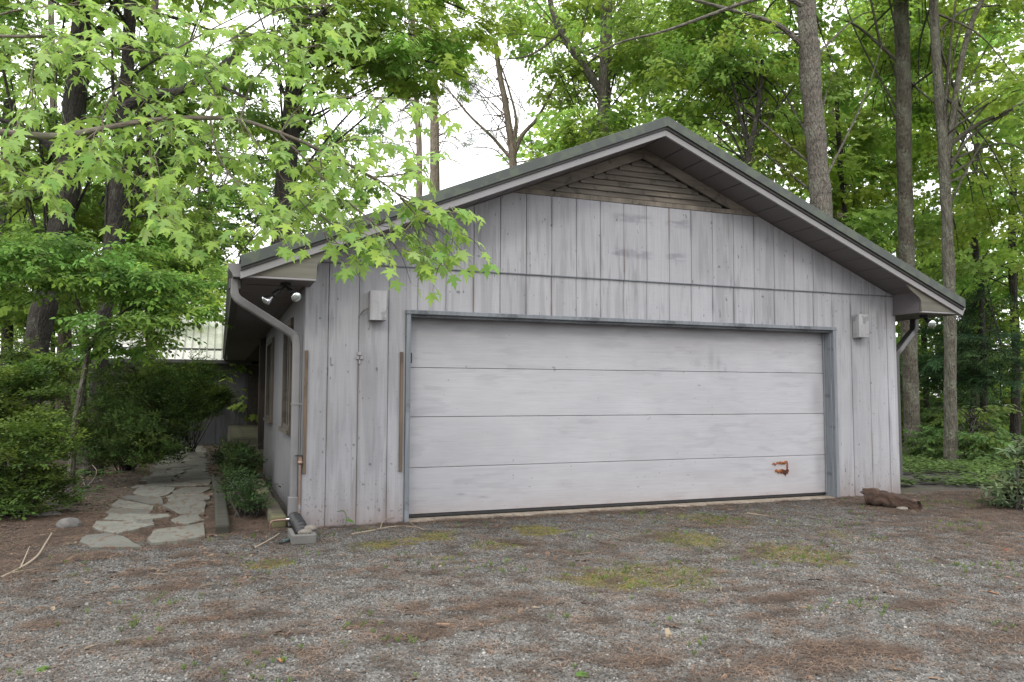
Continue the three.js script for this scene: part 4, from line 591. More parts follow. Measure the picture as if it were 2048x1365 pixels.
function trunkFrom(list, d, r0, r1, o = {}) { // pixels along the trunk, base first; d may vary along it
  const P = list.map(([u, v, dd]) => at(u, v, dd ?? d)); if (o.ground !== false) { const g = P[0].clone(), nx = P[1]; const k = clamp((g.y - gy(g.x, g.z) + 0.15) / Math.max(0.5, nx.y - g.y), 0, 4); g.addScaledVector(nx.clone().sub(P[0]).multiplyScalar(-1), Math.min(k, 1.2)); g.y = gy(g.x, g.z) - 0.15; if (P[0].y - g.y > 0.3) P.unshift(g); else P[0].y = g.y; }
  const L = spline(P, o.n ?? 70); return { pts: L, geo: sweep(L, (t) => mix(r0, r1, t), o.sides ?? 20, o.rough ?? 0.2, o.seed ?? 1, o.flare ?? 0.35), base: L[0].clone().setY(gy(L[0].x, L[0].z)) };
}
function limbGeo(list, d, r0, r1, seed, n = 24, sides = 8) { return sweep(spline(list.map(([u, v, dd]) => at(u, v, dd ?? d)), n), (t) => mix(r0, r1, t), sides, 0.12, seed); }
let treeSeed = 2000;
function tree(name, label, cat, o) { // o: trunk, d, r, limbs, crown
  const seed = treeSeed += 7, tk = trunkFrom(o.trunk, o.d, o.r[0], o.r[1], { seed, ...o.opt }), t = thing(name, label, cat, tk.base, o.group);
  part(t, 'trunk', tk.geo, o.bark);
  for (const [i, l] of (o.limbs ?? []).entries()) part(t, 'limb', limbGeo(l.p, l.d ?? o.d, l.r[0], l.r[1], seed + i, 24, 8), o.bark);
  if (o.twigs) { // thin branches reaching from the trunk into the crown
    const f = RNG(seed + 3), gs = []; for (const [c, rx, ry, rz] of o.crown) for (let k = 0; k < o.twigs; k++) { const s = tk.pts[Math.floor(mix(0.35, 0.98, f()) * (tk.pts.length - 1))].clone(), e = V(c.x + rr(-0.9, 0.9, f) * rx, c.y + rr(-0.9, 0.9, f) * ry, c.z + rr(-0.9, 0.9, f) * rz); if (s.distanceTo(e) > 6) s.lerp(e, 0.3); const m = s.clone().lerp(e, 0.5).add(V(rr(-0.3, 0.3, f), rr(0.1, 0.5, f), rr(-0.3, 0.3, f))); gs.push(sweep(spline([s, m, e], 9), (q) => mix(o.twigR ?? 0.028, 0.006, q), 5)); }
    part(t, 'branch', merge(gs), o.bark);
  }
  if (o.crown) foliage(t, 'crown', o.spray, o.leaf, o.crown, seed, o.fo);
  return t;
}

// ------------------------------------------------------------------ the trees behind and beside the garage
tree('poplar_tree', 'stout grey trunk rising behind the roof slope, tallest of the pair beyond the garage', 'tree', { d: 14.8, r: [0.215, 0.155], bark: M.barkGrey, trunk: [[1668, 760], [1645, 430], [1626, 215], [1613, 0], [1602, -280], [1596, -600]],
  limbs: [{ p: [[1606, 92], [1560, 52], [1480, 25], [1390, 0], [1300, -30]], r: [0.055, 0.02] }, { p: [[1604, 10], [1560, -8], [1500, 2], [1420, 30], [1330, 62], [1240, 85], [1180, 115]], d: 14, r: [0.05, 0.012] }, { p: [[1612, -100], [1700, -160], [1800, -260]], r: [0.06, 0.02] }],
  crown: [B(1500, 60, 17.5, 150, 100, 302, 1.5), B(1330, 40, 17.5, 150, 90, 302, 1.5), B(1680, 60, 18, 120, 100, 221, 1.4), B(1560, 190, 18, 110, 90, 202, 1.3), B(1380, 150, 18, 110, 70, 182, 1.3), B(1500, -250, 16, 350, 150, 343)], twigs: 5, spray: SP.tulip, leaf: M.canopy });
tree('poplar_tree', 'straight grey trunk standing between the roof slope and the forked tree', 'tree', { d: 17, r: [0.165, 0.14], bark: M.barkShade, trunk: [[1822, 760], [1812, 450], [1807, 200], [1803, 0], [1798, -280], [1795, -560]],
  limbs: [{ p: [[1803, 130], [1760, 90], [1710, 50], [1660, 30]], r: [0.045, 0.015] }, { p: [[1806, 150], [1850, 190], [1900, 230]], r: [0.03, 0.012] }],
  crown: [B(1740, 90, 20, 110, 100, 242, 1.5), B(1850, 40, 21, 120, 100, 221, 1.5), B(1720, 250, 20.5, 100, 110, 221, 1.5), B(1790, 330, 21, 80, 90, 182, 1.5), B(1790, -200, 17, 300, 140, 263)], twigs: 5, spray: SP.tulip, leaf: M.canopy });
tree('forked_tree', 'slender tree forking into two stems right of the garage, trunk bare to the ground', 'tree', { d: 15.6, r: [0.118, 0.075], bark: M.barkShade, trunk: [[1902, 940], [1901, 700], [1895, 450], [1886, 285], [1876, 150], [1868, 20], [1862, -150]],
  limbs: [{ p: [[1892, 330], [1908, 220], [1926, 110], [1950, 30], [2000, -60]], r: [0.07, 0.04] }, { p: [[1900, 290], [1955, 250], [2010, 225], [2090, 180]], r: [0.05, 0.03] }, { p: [[1902, 330], [1940, 275], [2000, 235], [2060, 210]], r: [0.03, 0.02] }, { p: [[1880, 60], [1930, 20], [2000, 10]], r: [0.03, 0.015] }],
  crown: [B(1975, 100, 18, 110, 110, 292, 1.5), B(2010, 330, 17.8, 100, 90, 254, 1.4), B(1850, 190, 18.6, 80, 110, 176, 1.3), B(1960, -80, 16, 180, 90, 234), B(1985, 480, 18, 90, 80, 214, 1.4), B(2030, 200, 15.4, 50, 60, 98, 0.8)], twigs: 5, spray: SP.tulip, leaf: M.canopy });
tree('dogwood_tree', 'dark bushy small tree with fan of thin limbs right behind the ridge', 'tree', { d: 15.5, r: [0.09, 0.03], bark: M.barkDark, trunk: [[1494, 420], [1495, 330], [1508, 265], [1520, 190], [1525, 120]],
  limbs: [{ p: [[1500, 300], [1480, 230], [1465, 165], [1450, 130]], r: [0.035, 0.012] }, { p: [[1505, 280], [1550, 225], [1590, 170]], r: [0.03, 0.01] }],
  crown: [B(1490, 190, 16.2, 120, 100, 253, 1), B(1430, 150, 16.4, 90, 90, 126, 1), B(1550, 300, 16, 70, 60, 92), B(1400, 250, 16.5, 50, 50, 46)], twigs: 8, twigR: 0.02, spray: SP.oak, leaf: M.canopy });
tree('poplar_tree', 'tall forked tree seen right above the roof ridge, one limb leaning away', 'tree', { d: 19, r: [0.2, 0.12], bark: M.barkGrey, trunk: [[1205, 480], [1206, 280], [1210, 150], [1215, 0], [1225, -250]],
  limbs: [{ p: [[1203, 185], [1165, 130], [1128, 75], [1105, 20], [1090, -60]], r: [0.11, 0.06] }, { p: [[1212, 60], [1250, 10], [1300, -40]], r: [0.06, 0.03] }, { p: [[1130, 60], [1060, 110], [990, 120]], r: [0.04, 0.012] }],
  crown: [B(1160, 70, 21, 130, 90, 202, 1.4), B(1270, 150, 20.5, 90, 90, 222, 1.4), B(1120, 175, 20, 60, 60, 122, 1), B(1185, 265, 18.6, 75, 40, 183, 0.8), B(1310, 120, 20, 80, 90, 183, 1.2), B(1060, 40, 20, 80, 60, 141, 1.2), B(1180, -120, 18, 260, 120, 243)], twigs: 5, spray: SP.tulip, leaf: M.canopy });
for (const [tr, r, d, lab] of [[[[838, 470], [838, 300], [833, 205], [826, 60], [822, -60]], [0.105, 0.07], 24, 'thin bare pine trunk, slimmer of two against the white sky'], [[[866, 470], [868, 300], [868, 220], [864, 80], [860, -60]], [0.14, 0.1], 24, 'thicker bare pine trunk of the two against the white sky']]) {
  const u = tr[1][0], s = u < 850 ? -1 : 1;
  tree('pine_tree', lab, 'tree', { d, r, bark: M.barkPine, trunk: tr, group: 'bare pines beyond the roof',
    limbs: [{ p: [[u, 245], [u + s * 30, 222], [u + s * 52, 215]], r: [0.03, 0.01] }, { p: [[u, 290], [u + s * 22, 283], [u + s * 44, 292], [u + s * 50, 320]], r: [0.022, 0.008] }, { p: [[u, 325], [u + s * 28, 318], [u + s * 55, 330], [u + s * 76, 358]], r: [0.022, 0.008] }, { p: [[u, 210], [u - s * 14, 215], [u - s * 32, 205]], r: [0.02, 0.008] }, { p: [[u, 345], [u + s * 8, 325], [u + s * 4, 300]], r: [0.014, 0.006] }],
    crown: [B(u + s * 60, 285, 24, 30, 14, 14), B(u + s * 50, 205, 24, 40, 18, 30), B(u + s * 20, -60, 24, 100, 60, 60)], twigs: 9, twigR: 0.018, spray: SP.pine, leaf: M.pine, fo: { per: 5, plate: 0.35 } });
}
tree('pine_tree', 'many limbed bare pine with wide crooked limbs left of the ridge', 'tree', { d: 21, r: [0.13, 0.06], bark: M.barkPine, trunk: [[1026, 450], [1026, 335], [1022, 280], [1012, 215], [1000, 150], [990, 80]],
  limbs: [{ p: [[1024, 320], [985, 275], [940, 232], [905, 190], [880, 165]], r: [0.05, 0.015] }, { p: [[1028, 310], [1045, 270], [1072, 240], [1100, 190], [1120, 150]], r: [0.07, 0.02] }, { p: [[1024, 290], [1032, 240], [1018, 180], [1002, 130]], r: [0.05, 0.02] }, { p: [[1018, 250], [985, 262], [960, 258], [925, 268]], r: [0.025, 0.008] }, { p: [[1028, 326], [1070, 318], [1100, 305]], r: [0.02, 0.008] }, { p: [[1005, 190], [970, 195], [945, 185]], r: [0.02, 0.008] }, { p: [[1020, 330], [990, 300], [955, 295], [930, 300]], r: [0.02, 0.006] }],
  crown: [B(965, 272, 21, 30, 14, 22), B(935, 190, 21, 60, 30, 50), B(1085, 305, 21, 40, 14, 26), B(985, 312, 21, 40, 10, 16), B(1010, 60, 21, 80, 60, 60), B(900, 150, 21, 50, 30, 30)], twigs: 5, twigR: 0.016, spray: SP.pine, leaf: M.pine, fo: { per: 5, plate: 0.4 } });
tree('oak_tree', 'dense green oak crown hanging over the middle of the roof line', 'tree', { d: 16, r: [0.22, 0.14], bark: M.barkDark, trunk: [[560, 520], [575, 330], [590, 150], [600, 0], [605, -250]],
  limbs: [{ p: [[592, 130], [660, 85], [740, 60], [830, 70]], r: [0.08, 0.02] }, { p: [[590, 60], [700, 0], [820, -20], [930, 20]], r: [0.08, 0.02] }, { p: [[735, 60], [800, 105], [880, 130], [920, 150], [932, 155]], d: 15.5, r: [0.03, 0.01] }],
  crown: [B(780, 55, 15.8, 130, 70, 314, 0.9), B(680, 30, 15.4, 110, 80, 166, 0.9), B(845, 120, 15.5, 70, 36, 120, 0.7), B(740, 150, 16, 80, 36, 90, 0.7), B(930, 20, 16, 80, 60, 90, 0.8), B(700, -150, 15, 320, 100, 226), B(640, 330, 18, 110, 90, 134, 1)], twigs: 7, spray: SP.oak, leaf: M.canopy });
// smaller trees and the understory beyond the roof slope
for (const [tr, r, d, blobs, lab] of [
  [[[1702, 620], [1692, 440], [1680, 320], [1674, 200]], [0.07, 0.05], 19, [[1690, 430, 60, 60, 120], [1660, 300, 70, 70, 130]], 'thin dark trunk close behind the stout grey trunk'],
  [[[1760, 620], [1752, 500], [1745, 380], [1750, 250]], [0.05, 0.04], 22, [[1750, 450, 70, 80, 170], [1740, 330, 60, 60, 100]], 'thin young tree filling the gap between the two grey trunks'],
  [[[1950, 760], [1955, 560], [1948, 420], [1955, 260]], [0.1, 0.07], 22, [[1960, 560, 90, 80, 260], [1990, 420, 80, 70, 190], [1900, 660, 80, 60, 150]], 'young dark trunk beyond the forked tree'],
  [[[2030, 900], [2032, 700], [2025, 500], [2030, 300]], [0.11, 0.08], 20, [[2030, 600, 70, 100, 190], [2040, 420, 70, 80, 120]], 'slim trunk at the edge of the wood beyond the rhododendron'],
  [[[1858, 900], [1850, 720], [1845, 560], [1850, 420]], [0.09, 0.07], 24, [[1850, 560, 70, 90, 200], [1860, 430, 60, 60, 120]], 'thin shaded trunk just past the garage eave'],
]) tree('young_tree', lab, 'tree', { d, r, bark: M.barkDark, trunk: tr, crown: blobs.map(([u, v, ru, rv, n]) => B(u, v, d, ru, rv, n)), twigs: 5, twigR: 0.018, spray: SP.tulip, leaf: M.canopy, group: 'young trees in the understory' });
tree('hemlock_tree', 'dark needled hemlock filling the shade past the garage corner', 'tree', { d: 19, r: [0.1, 0.04], bark: M.barkDark, trunk: [[1970, 905], [1968, 760], [1965, 600], [1965, 520]], crown: [B(1960, 730, 19, 90, 90, 260), B(2030, 700, 18.5, 60, 80, 170), B(1870, 740, 20, 50, 90, 170), B(1965, 620, 19, 60, 60, 120)], twigs: 8, twigR: 0.02, spray: SP.hemlock, leaf: M.hemlock, fo: { plate: 0.6, flat: 0.15, arch: 0.5 } });
tree('understory_tree', 'low leafy bush with broad bright leaves past the garage corner', 'bush', { d: 16.8, r: [0.04, 0.015], bark: M.barkDark, trunk: [[1930, 930], [1935, 890], [1945, 850], [1950, 830]], crown: [B(1900, 875, 16.5, 60, 35, 110), B(1985, 900, 15.5, 60, 40, 130), B(1940, 830, 17, 70, 25, 70)], twigs: 8, twigR: 0.012, spray: SP.dog, leaf: M.dim2, fo: { plate: 0.35, flat: 0.2, minY: 0.05 } });
// trees along the path
tree('oak_tree', 'massive leaning dark trunk behind the near shrubs on the path side', 'tree', { d: 14.6, r: [0.235, 0.18], bark: M.barkDark, trunk: [[50, 900], [72, 690], [100, 560], [130, 400], [150, 210], [166, 20], [180, -250]],
  limbs: [{ p: [[140, 330], [60, 260], [-40, 230]], r: [0.08, 0.03] }, { p: [[160, 90], [230, 40], [320, 30], [420, 60]], r: [0.08, 0.02] }],
  crown: [B(60, 420, 15.5, 120, 80, 234, 1.2), B(90, 260, 16, 130, 100, 234, 1.2), B(240, 90, 16, 180, 90, 234, 1.3), B(40, 60, 16, 140, 110, 216, 1.3), B(150, -160, 13, 420, 140, 396), B(60, 560, 16, 100, 60, 198, 1)], twigs: 6, spray: SP.oak, leaf: M.deep });
tree('oak_tree', 'dark straight trunk in the middle of the path side trees', 'tree', { d: 14, r: [0.14, 0.105], bark: M.barkDark, trunk: [[190, 860], [198, 740], [212, 590], [226, 440], [240, 300], [255, 120], [262, -120]],
  limbs: [{ p: [[246, 215], [300, 190], [352, 182], [402, 160], [448, 130], [486, 90]], d: 12.5, r: [0.085, 0.055] }, { p: [[402, 160], [440, 172], [500, 200]], d: 12.5, r: [0.05, 0.02] }],
  crown: [B(340, 390, 16, 100, 70, 169, 1), B(400, 180, 15.5, 130, 80, 152, 1), B(300, 300, 16, 100, 90, 152, 1), B(450, 290, 17, 130, 90, 185, 1.2), B(300, -120, 13, 350, 120, 338)], twigs: 5, spray: SP.oak, leaf: M.deep });
for (const [tr, r, d, blobs, lab, bk] of [
  [[[126, 850], [128, 700], [132, 560], [148, 420], [155, 260]], [0.17, 0.13], 19, [[150, 480, 90, 60, 140]], 'brown trunk between the leaning oak and the straight dark trunk', 'barkBrown'],
  [[[168, 820], [170, 640], [178, 480], [176, 330]], [0.05, 0.04], 20, [[190, 560, 70, 50, 110]], 'very thin pole like trunk among the path side trees', 'barkDark'],
  [[[104, 830], [106, 640], [112, 520], [118, 400]], [0.06, 0.05], 21, [[80, 640, 80, 60, 150]], 'thin dark trunk showing right beside the leaning oak', 'barkDark'],
  [[[300, 640], [296, 400], [300, 100], [310, 0], [318, -120]], [0.11, 0.08], 19, [[330, 520, 80, 70, 200], [280, 420, 70, 60, 130]], 'slim trunk hidden behind the maple leaves over the path', 'barkBrown'],
  [[[12, 840], [14, 600], [10, 400], [16, 200]], [0.13, 0.1], 17, [[20, 600, 80, 90, 220], [10, 740, 90, 50, 150]], 'shaded trunk at the outer edge of the path side trees', 'barkDark'],
]) tree('young_tree', lab, 'tree', { d, r, bark: M[bk], trunk: tr, crown: blobs.map(([u, v, ru, rv, n]) => B(u, v, d, ru, rv, n)), twigs: 5, twigR: 0.018, spray: SP.tulip, leaf: M.deep });
tree('young_tree', 'bright yellow green young tree behind the house roof and the gutter', 'tree', { d: 33, r: [0.1, 0.05], bark: M.barkBrown, trunk: [[400, 640], [402, 520], [398, 420], [400, 330]], crown: [B(400, 450, 33, 70, 70, 260), B(330, 500, 33, 60, 50, 150), B(470, 420, 34, 80, 70, 200), B(560, 380, 34, 100, 60, 200), B(420, 560, 34, 70, 50, 170), B(560, 300, 36, 80, 80, 130), B(660, 360, 36, 80, 60, 130), B(700, 270, 38, 80, 60, 90), B(610, 430, 35, 80, 40, 120), B(520, 190, 36, 80, 70, 100)], twigs: 6, spray: SP.tulip, leaf: M.herb });
tree('dogwood_tree', 'dogwood with flat layered leafy branches beside the flagstone path', 'tree', { d: 11.8, r: [0.055, 0.035], bark: M.barkShade, opt: { flare: 0.15, sides: 10 }, trunk: [[140, 962], [150, 850], [166, 760], [176, 695]],
  limbs: [{ p: [[176, 698], [168, 640], [150, 600], [120, 570], [60, 545]], r: [0.033, 0.01] }, { p: [[176, 698], [205, 660], [240, 628], [290, 600], [370, 590]], r: [0.035, 0.008] }, { p: [[166, 640], [150, 560], [190, 510]], r: [0.02, 0.007] }, { p: [[240, 628], [250, 590], [262, 570]], r: [0.014, 0.005] }, { p: [[215, 650], [280, 660], [330, 700]], r: [0.014, 0.005] }],
  crown: [B(110, 520, 11.3, 130, 22, 210), B(70, 565, 11, 110, 16, 130), B(270, 560, 11.5, 120, 24, 180), B(340, 605, 11.8, 90, 22, 120), B(200, 500, 12.2, 110, 20, 130), B(280, 670, 11.6, 60, 24, 55), B(250, 640, 11, 60, 10, 40), B(245, 690, 12.2, 60, 26, 70), B(300, 650, 12, 45, 22, 50), B(60, 480, 11.5, 100, 20, 110), B(395, 565, 12.2, 60, 20, 70)], spray: SP.dog, leaf: M.dogwood, fo: { plate: 0.34, flat: 0.12, per: 10, size: 0.85, arch: 0.6 } });

// shrubs
function shrub(name, label, base, blobs, sp, leaf, o = {}) {
  const t = thing(name, label, 'shrub', base.clone(), o.group), f = RNG(treeSeed += 7), gs = [];
  for (const [c, rx, ry, rz] of blobs) for (let k = 0; k < (o.stems ?? 5); k++) { const e = V(c.x + rr(-0.8, 0.8, f) * rx, c.y + rr(-0.7, 0.7, f) * ry, c.z + rr(-0.8, 0.8, f) * rz), s = base.clone().add(V(rr(-0.15, 0.15, f), -0.03, rr(-0.15, 0.15, f))), m = s.clone().lerp(e, 0.5).add(V(rr(-0.12, 0.12, f), 0.08, rr(-0.12, 0.12, f))); gs.push(sweep(spline([s, m, e], 7), (q) => mix(o.stemR ?? 0.014, 0.003, q), 5)); }
  part(t, 'stem', merge(gs), M.barkDark); foliage(t, 'foliage', sp, leaf, blobs, treeSeed, { per: 7, plate: 0.13, flat: 0.55, tilt: -0.2, minY: base.y + 0.02, ...o.fo }); return t;
}
shrub('azalea_shrub', 'bright green azalea nearest the driveway, biggest of the path side shrubs', onGround(30, 1030), [B(20, 930, 8.4, 115, 95, 400), B(50, 800, 8.8, 80, 75, 230), B(-20, 730, 9, 115, 65, 210), B(55, 880, 8.2, 65, 50, 150), B(85, 760, 9.2, 65, 45, 90), B(-60, 860, 8.6, 100, 110, 200), B(40, 985, 8.2, 70, 36, 100)], SP.azalea, M.azalea);
shrub('azalea_shrub', 'dark wide azalea in the middle beside the bend of the flagstones', onGround(250, 940), [B(262, 850, 12.4, 110, 75, 420), B(330, 810, 12.6, 90, 65, 250), B(225, 895, 12.3, 60, 45, 150), B(310, 890, 11.8, 64, 48, 160), B(240, 780, 12.6, 85, 50, 140)], SP.azalea, M.azaleaDark, { fo: { plate: 0.2 } });
shrub('azalea_shrub', 'azalea reaching over the far end of the path in front of the house', onGround(378, 905), [B(370, 800, 16, 60, 45, 500), B(420, 795, 15.8, 40, 22, 200), B(340, 760, 16.5, 50, 30, 260), B(390, 750, 16.4, 45, 25, 180)], SP.azalea, M.azalea, { fo: { plate: 0.22 } });
shrub('laurel_shrub', 'shiny pale leaved laurel under the house gutter', onGround(255, 880), [B(280, 735, 18, 45, 40, 170), B(235, 745, 18, 40, 35, 140)], SP.rhodo, M.rhodo, { fo: { plate: 0.3, per: 8, tilt: 0 } });
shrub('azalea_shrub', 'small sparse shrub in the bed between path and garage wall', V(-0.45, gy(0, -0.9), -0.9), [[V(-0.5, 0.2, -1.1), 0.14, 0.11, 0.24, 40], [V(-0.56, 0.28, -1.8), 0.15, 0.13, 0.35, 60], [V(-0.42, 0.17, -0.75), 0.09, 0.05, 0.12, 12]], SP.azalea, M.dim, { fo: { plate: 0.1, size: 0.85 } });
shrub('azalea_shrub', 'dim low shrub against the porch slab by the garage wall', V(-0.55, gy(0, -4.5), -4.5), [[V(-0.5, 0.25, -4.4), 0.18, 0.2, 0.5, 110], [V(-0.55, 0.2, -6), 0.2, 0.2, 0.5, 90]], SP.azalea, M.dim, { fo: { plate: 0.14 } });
shrub('rhododendron_shrub', 'pale variegated rhododendron at the edge of the driveway', onGround(2040, 1020), [B(2045, 975, 9.1, 32, 34, 80), B(2075, 920, 9.3, 42, 45, 110), B(2018, 990, 9, 18, 16, 22)], SP.rhodo, M.rhodo, { stemR: 0.012, fo: { per: 8, plate: 0.22, tilt: -0.1 } });
{ // ground cover and weeds
  const f = RNG(1401), list = [], e = new THREE.Euler(); for (let i = 0; i < 5200; i++) { const x = 7.9 + 9 * f(), z = -0.1 - 11 * Math.pow(f(), 1.3) + (x > 9.2 ? 0.8 : 0); if (fbm(x * 1.2, z * 1.2, 3, 1403) < 0.38 || (z > -0.5 && x < 8.7)) continue; const b = rr(0.6, 1.4, f); list.push([x, gy(x, z) + 0.02 + 0.08 * f() * fbm(x, z, 2, 1405), z, f() * 6.28, rr(0.7, 1.5, f), new THREE.Color().setRGB(b * 0.9, b * 0.8, b * 0.7)]); }
  instanced(scene, 'ground_cover', SP.herb[0], M.herb, list, 'stuff').userData.label = 'low leafy ground cover under the trees past the garage';
  const l2 = []; for (let i = 0; i < 5200; i++) { const x = -14 + 12 * f(), z = 0.6 - 18 * f(); if (x > -2.3 - 0.1 * -z * 0 && z < 1) continue; if (fbm(x * 0.9, z * 0.9, 3, 1413) < 0.5) continue; const b = rr(0.5, 1.2, f); l2.push([x, gy(x, z) + 0.02, z, f() * 6.28, rr(0.7, 1.4, f), new THREE.Color().setRGB(b * 0.8, b * 0.8, b * 0.7)]); }
  instanced(scene, 'ground_cover', SP.herb[1], M.herb, l2, 'stuff').userData.label = 'sparse weeds on the litter under the path side trees';
  const blade = []; for (let k = 0; k < 8; k++) { const a = k / 8 * 6.28 + f(), L = rr(0.03, 0.08, f), g = new THREE.BufferGeometry(), s = rr(0.01, 0.04, f), w = 0.0022, c = Math.cos(a), n = Math.sin(a); g.setAttribute('position', new THREE.Float32BufferAttribute([-n * w, 0, c * w, n * w, 0, -c * w, c * s * 0.4, L * 0.7, n * s * 0.4, c * s, L, n * s], 3)); g.setIndex([0, 1, 2, 2, 1, 3]); g.computeVertexNormals(); blade.push(g.toNonIndexed()); }
  const l3 = []; let t = 0; while (l3.length < 900 && t++ < 60000) { const z = 5.4 - 5.2 * f(), x = mix(-2.8, 2 + (5.6 - z) * 1.7, f()); const q = mossy(x, z) * 0.7 + 0.5 * sm(0.55, 0.72, fbm(x * 1.7, z * 2.5, 3, 1421)); if (f() > q) continue; const b = rr(0.6, 1.3, f); l3.push([x, micro(x, z), z, f() * 6.28, rr(0.3, 0.85, f), new THREE.Color().setRGB(b, b, b)]); }
  instanced(scene, 'grass', mergeGeometries(blade), leafMat(0.13, 0.2, 0.05, 0.4), l3, 'stuff').userData.label = 'thin grass sprigs growing through the gravel';
}
{ // the wood far behind, too far to tell its trees apart
  const t = new THREE.Group(); t.name = 'distant_woods'; t.userData = { kind: 'stuff', label: 'dense green wood receding behind the garage and house', isBase: true }; scene.add(t);
  const f = RNG(1501), gs = [], blobs = [], low = [];
  for (let i = 0; i < 120; i++) { const u = rr(-700, 2700, f), d = rr(28, 52, f), p = at(u, 786, d); if (u > 430 && u < 1330 && f() < 0.55) continue; p.y = gy(p.x, p.z) - 0.2; const h = rr(11, 17, f), r = rr(0.08, 0.2, f); gs.push(sweep([p, p.clone().add(V(rr(-0.2, 0.2, f), h * 0.5, 0)), p.clone().add(V(rr(-0.5, 0.5, f), h, rr(-0.3, 0.3, f)))], (q) => mix(r, r * 0.5, q), 7)); }
  for (let i = 0; i < 150; i++) { const side = f() < 0.5, u = side ? rr(-500, 480, f) : rr(1330, 2600, f), d = rr(26, 46, f), v = rr(side ? 330 : 420, 800, f); blobs.push(B(u, v, d, 90, 55, 70, 1.8)); }
  for (let i = 0; i < 190; i++) { const side = f() < 0.46, u = side ? rr(-500, 760, f) : rr(1060, 2600, f), d = rr(23, 40, f), v = rr(-260, 430, f); if (u > 700 && u < 1130 && v > 150) continue; const b = B(u, v, d, 95, 65, 52, 1.8); if (b[0].x > -10 && b[0].x < 4 && b[0].z < -15 && b[0].z > -30) continue; blobs.push(b); }
  for (let i = 0; i < 70; i++) { const u = i % 2 ? rr(1760, 2400, f) : rr(-400, 330, f), d = rr(22, 38, f); low.push(B(u, rr(690, 870, f), d, 80, 34, 60, 1.5)); }
  part(t, 'trunks', merge(gs), M.barkBrown); foliage(t, 'foliage', SP.far, M.canopy, blobs, 1502, { per: 10, plate: 1.0, size: 1.25 }); foliage(t, 'foliage', SP.far, M.dim2, low, 1503, { per: 10, plate: 0.9, size: 1.1 });
}

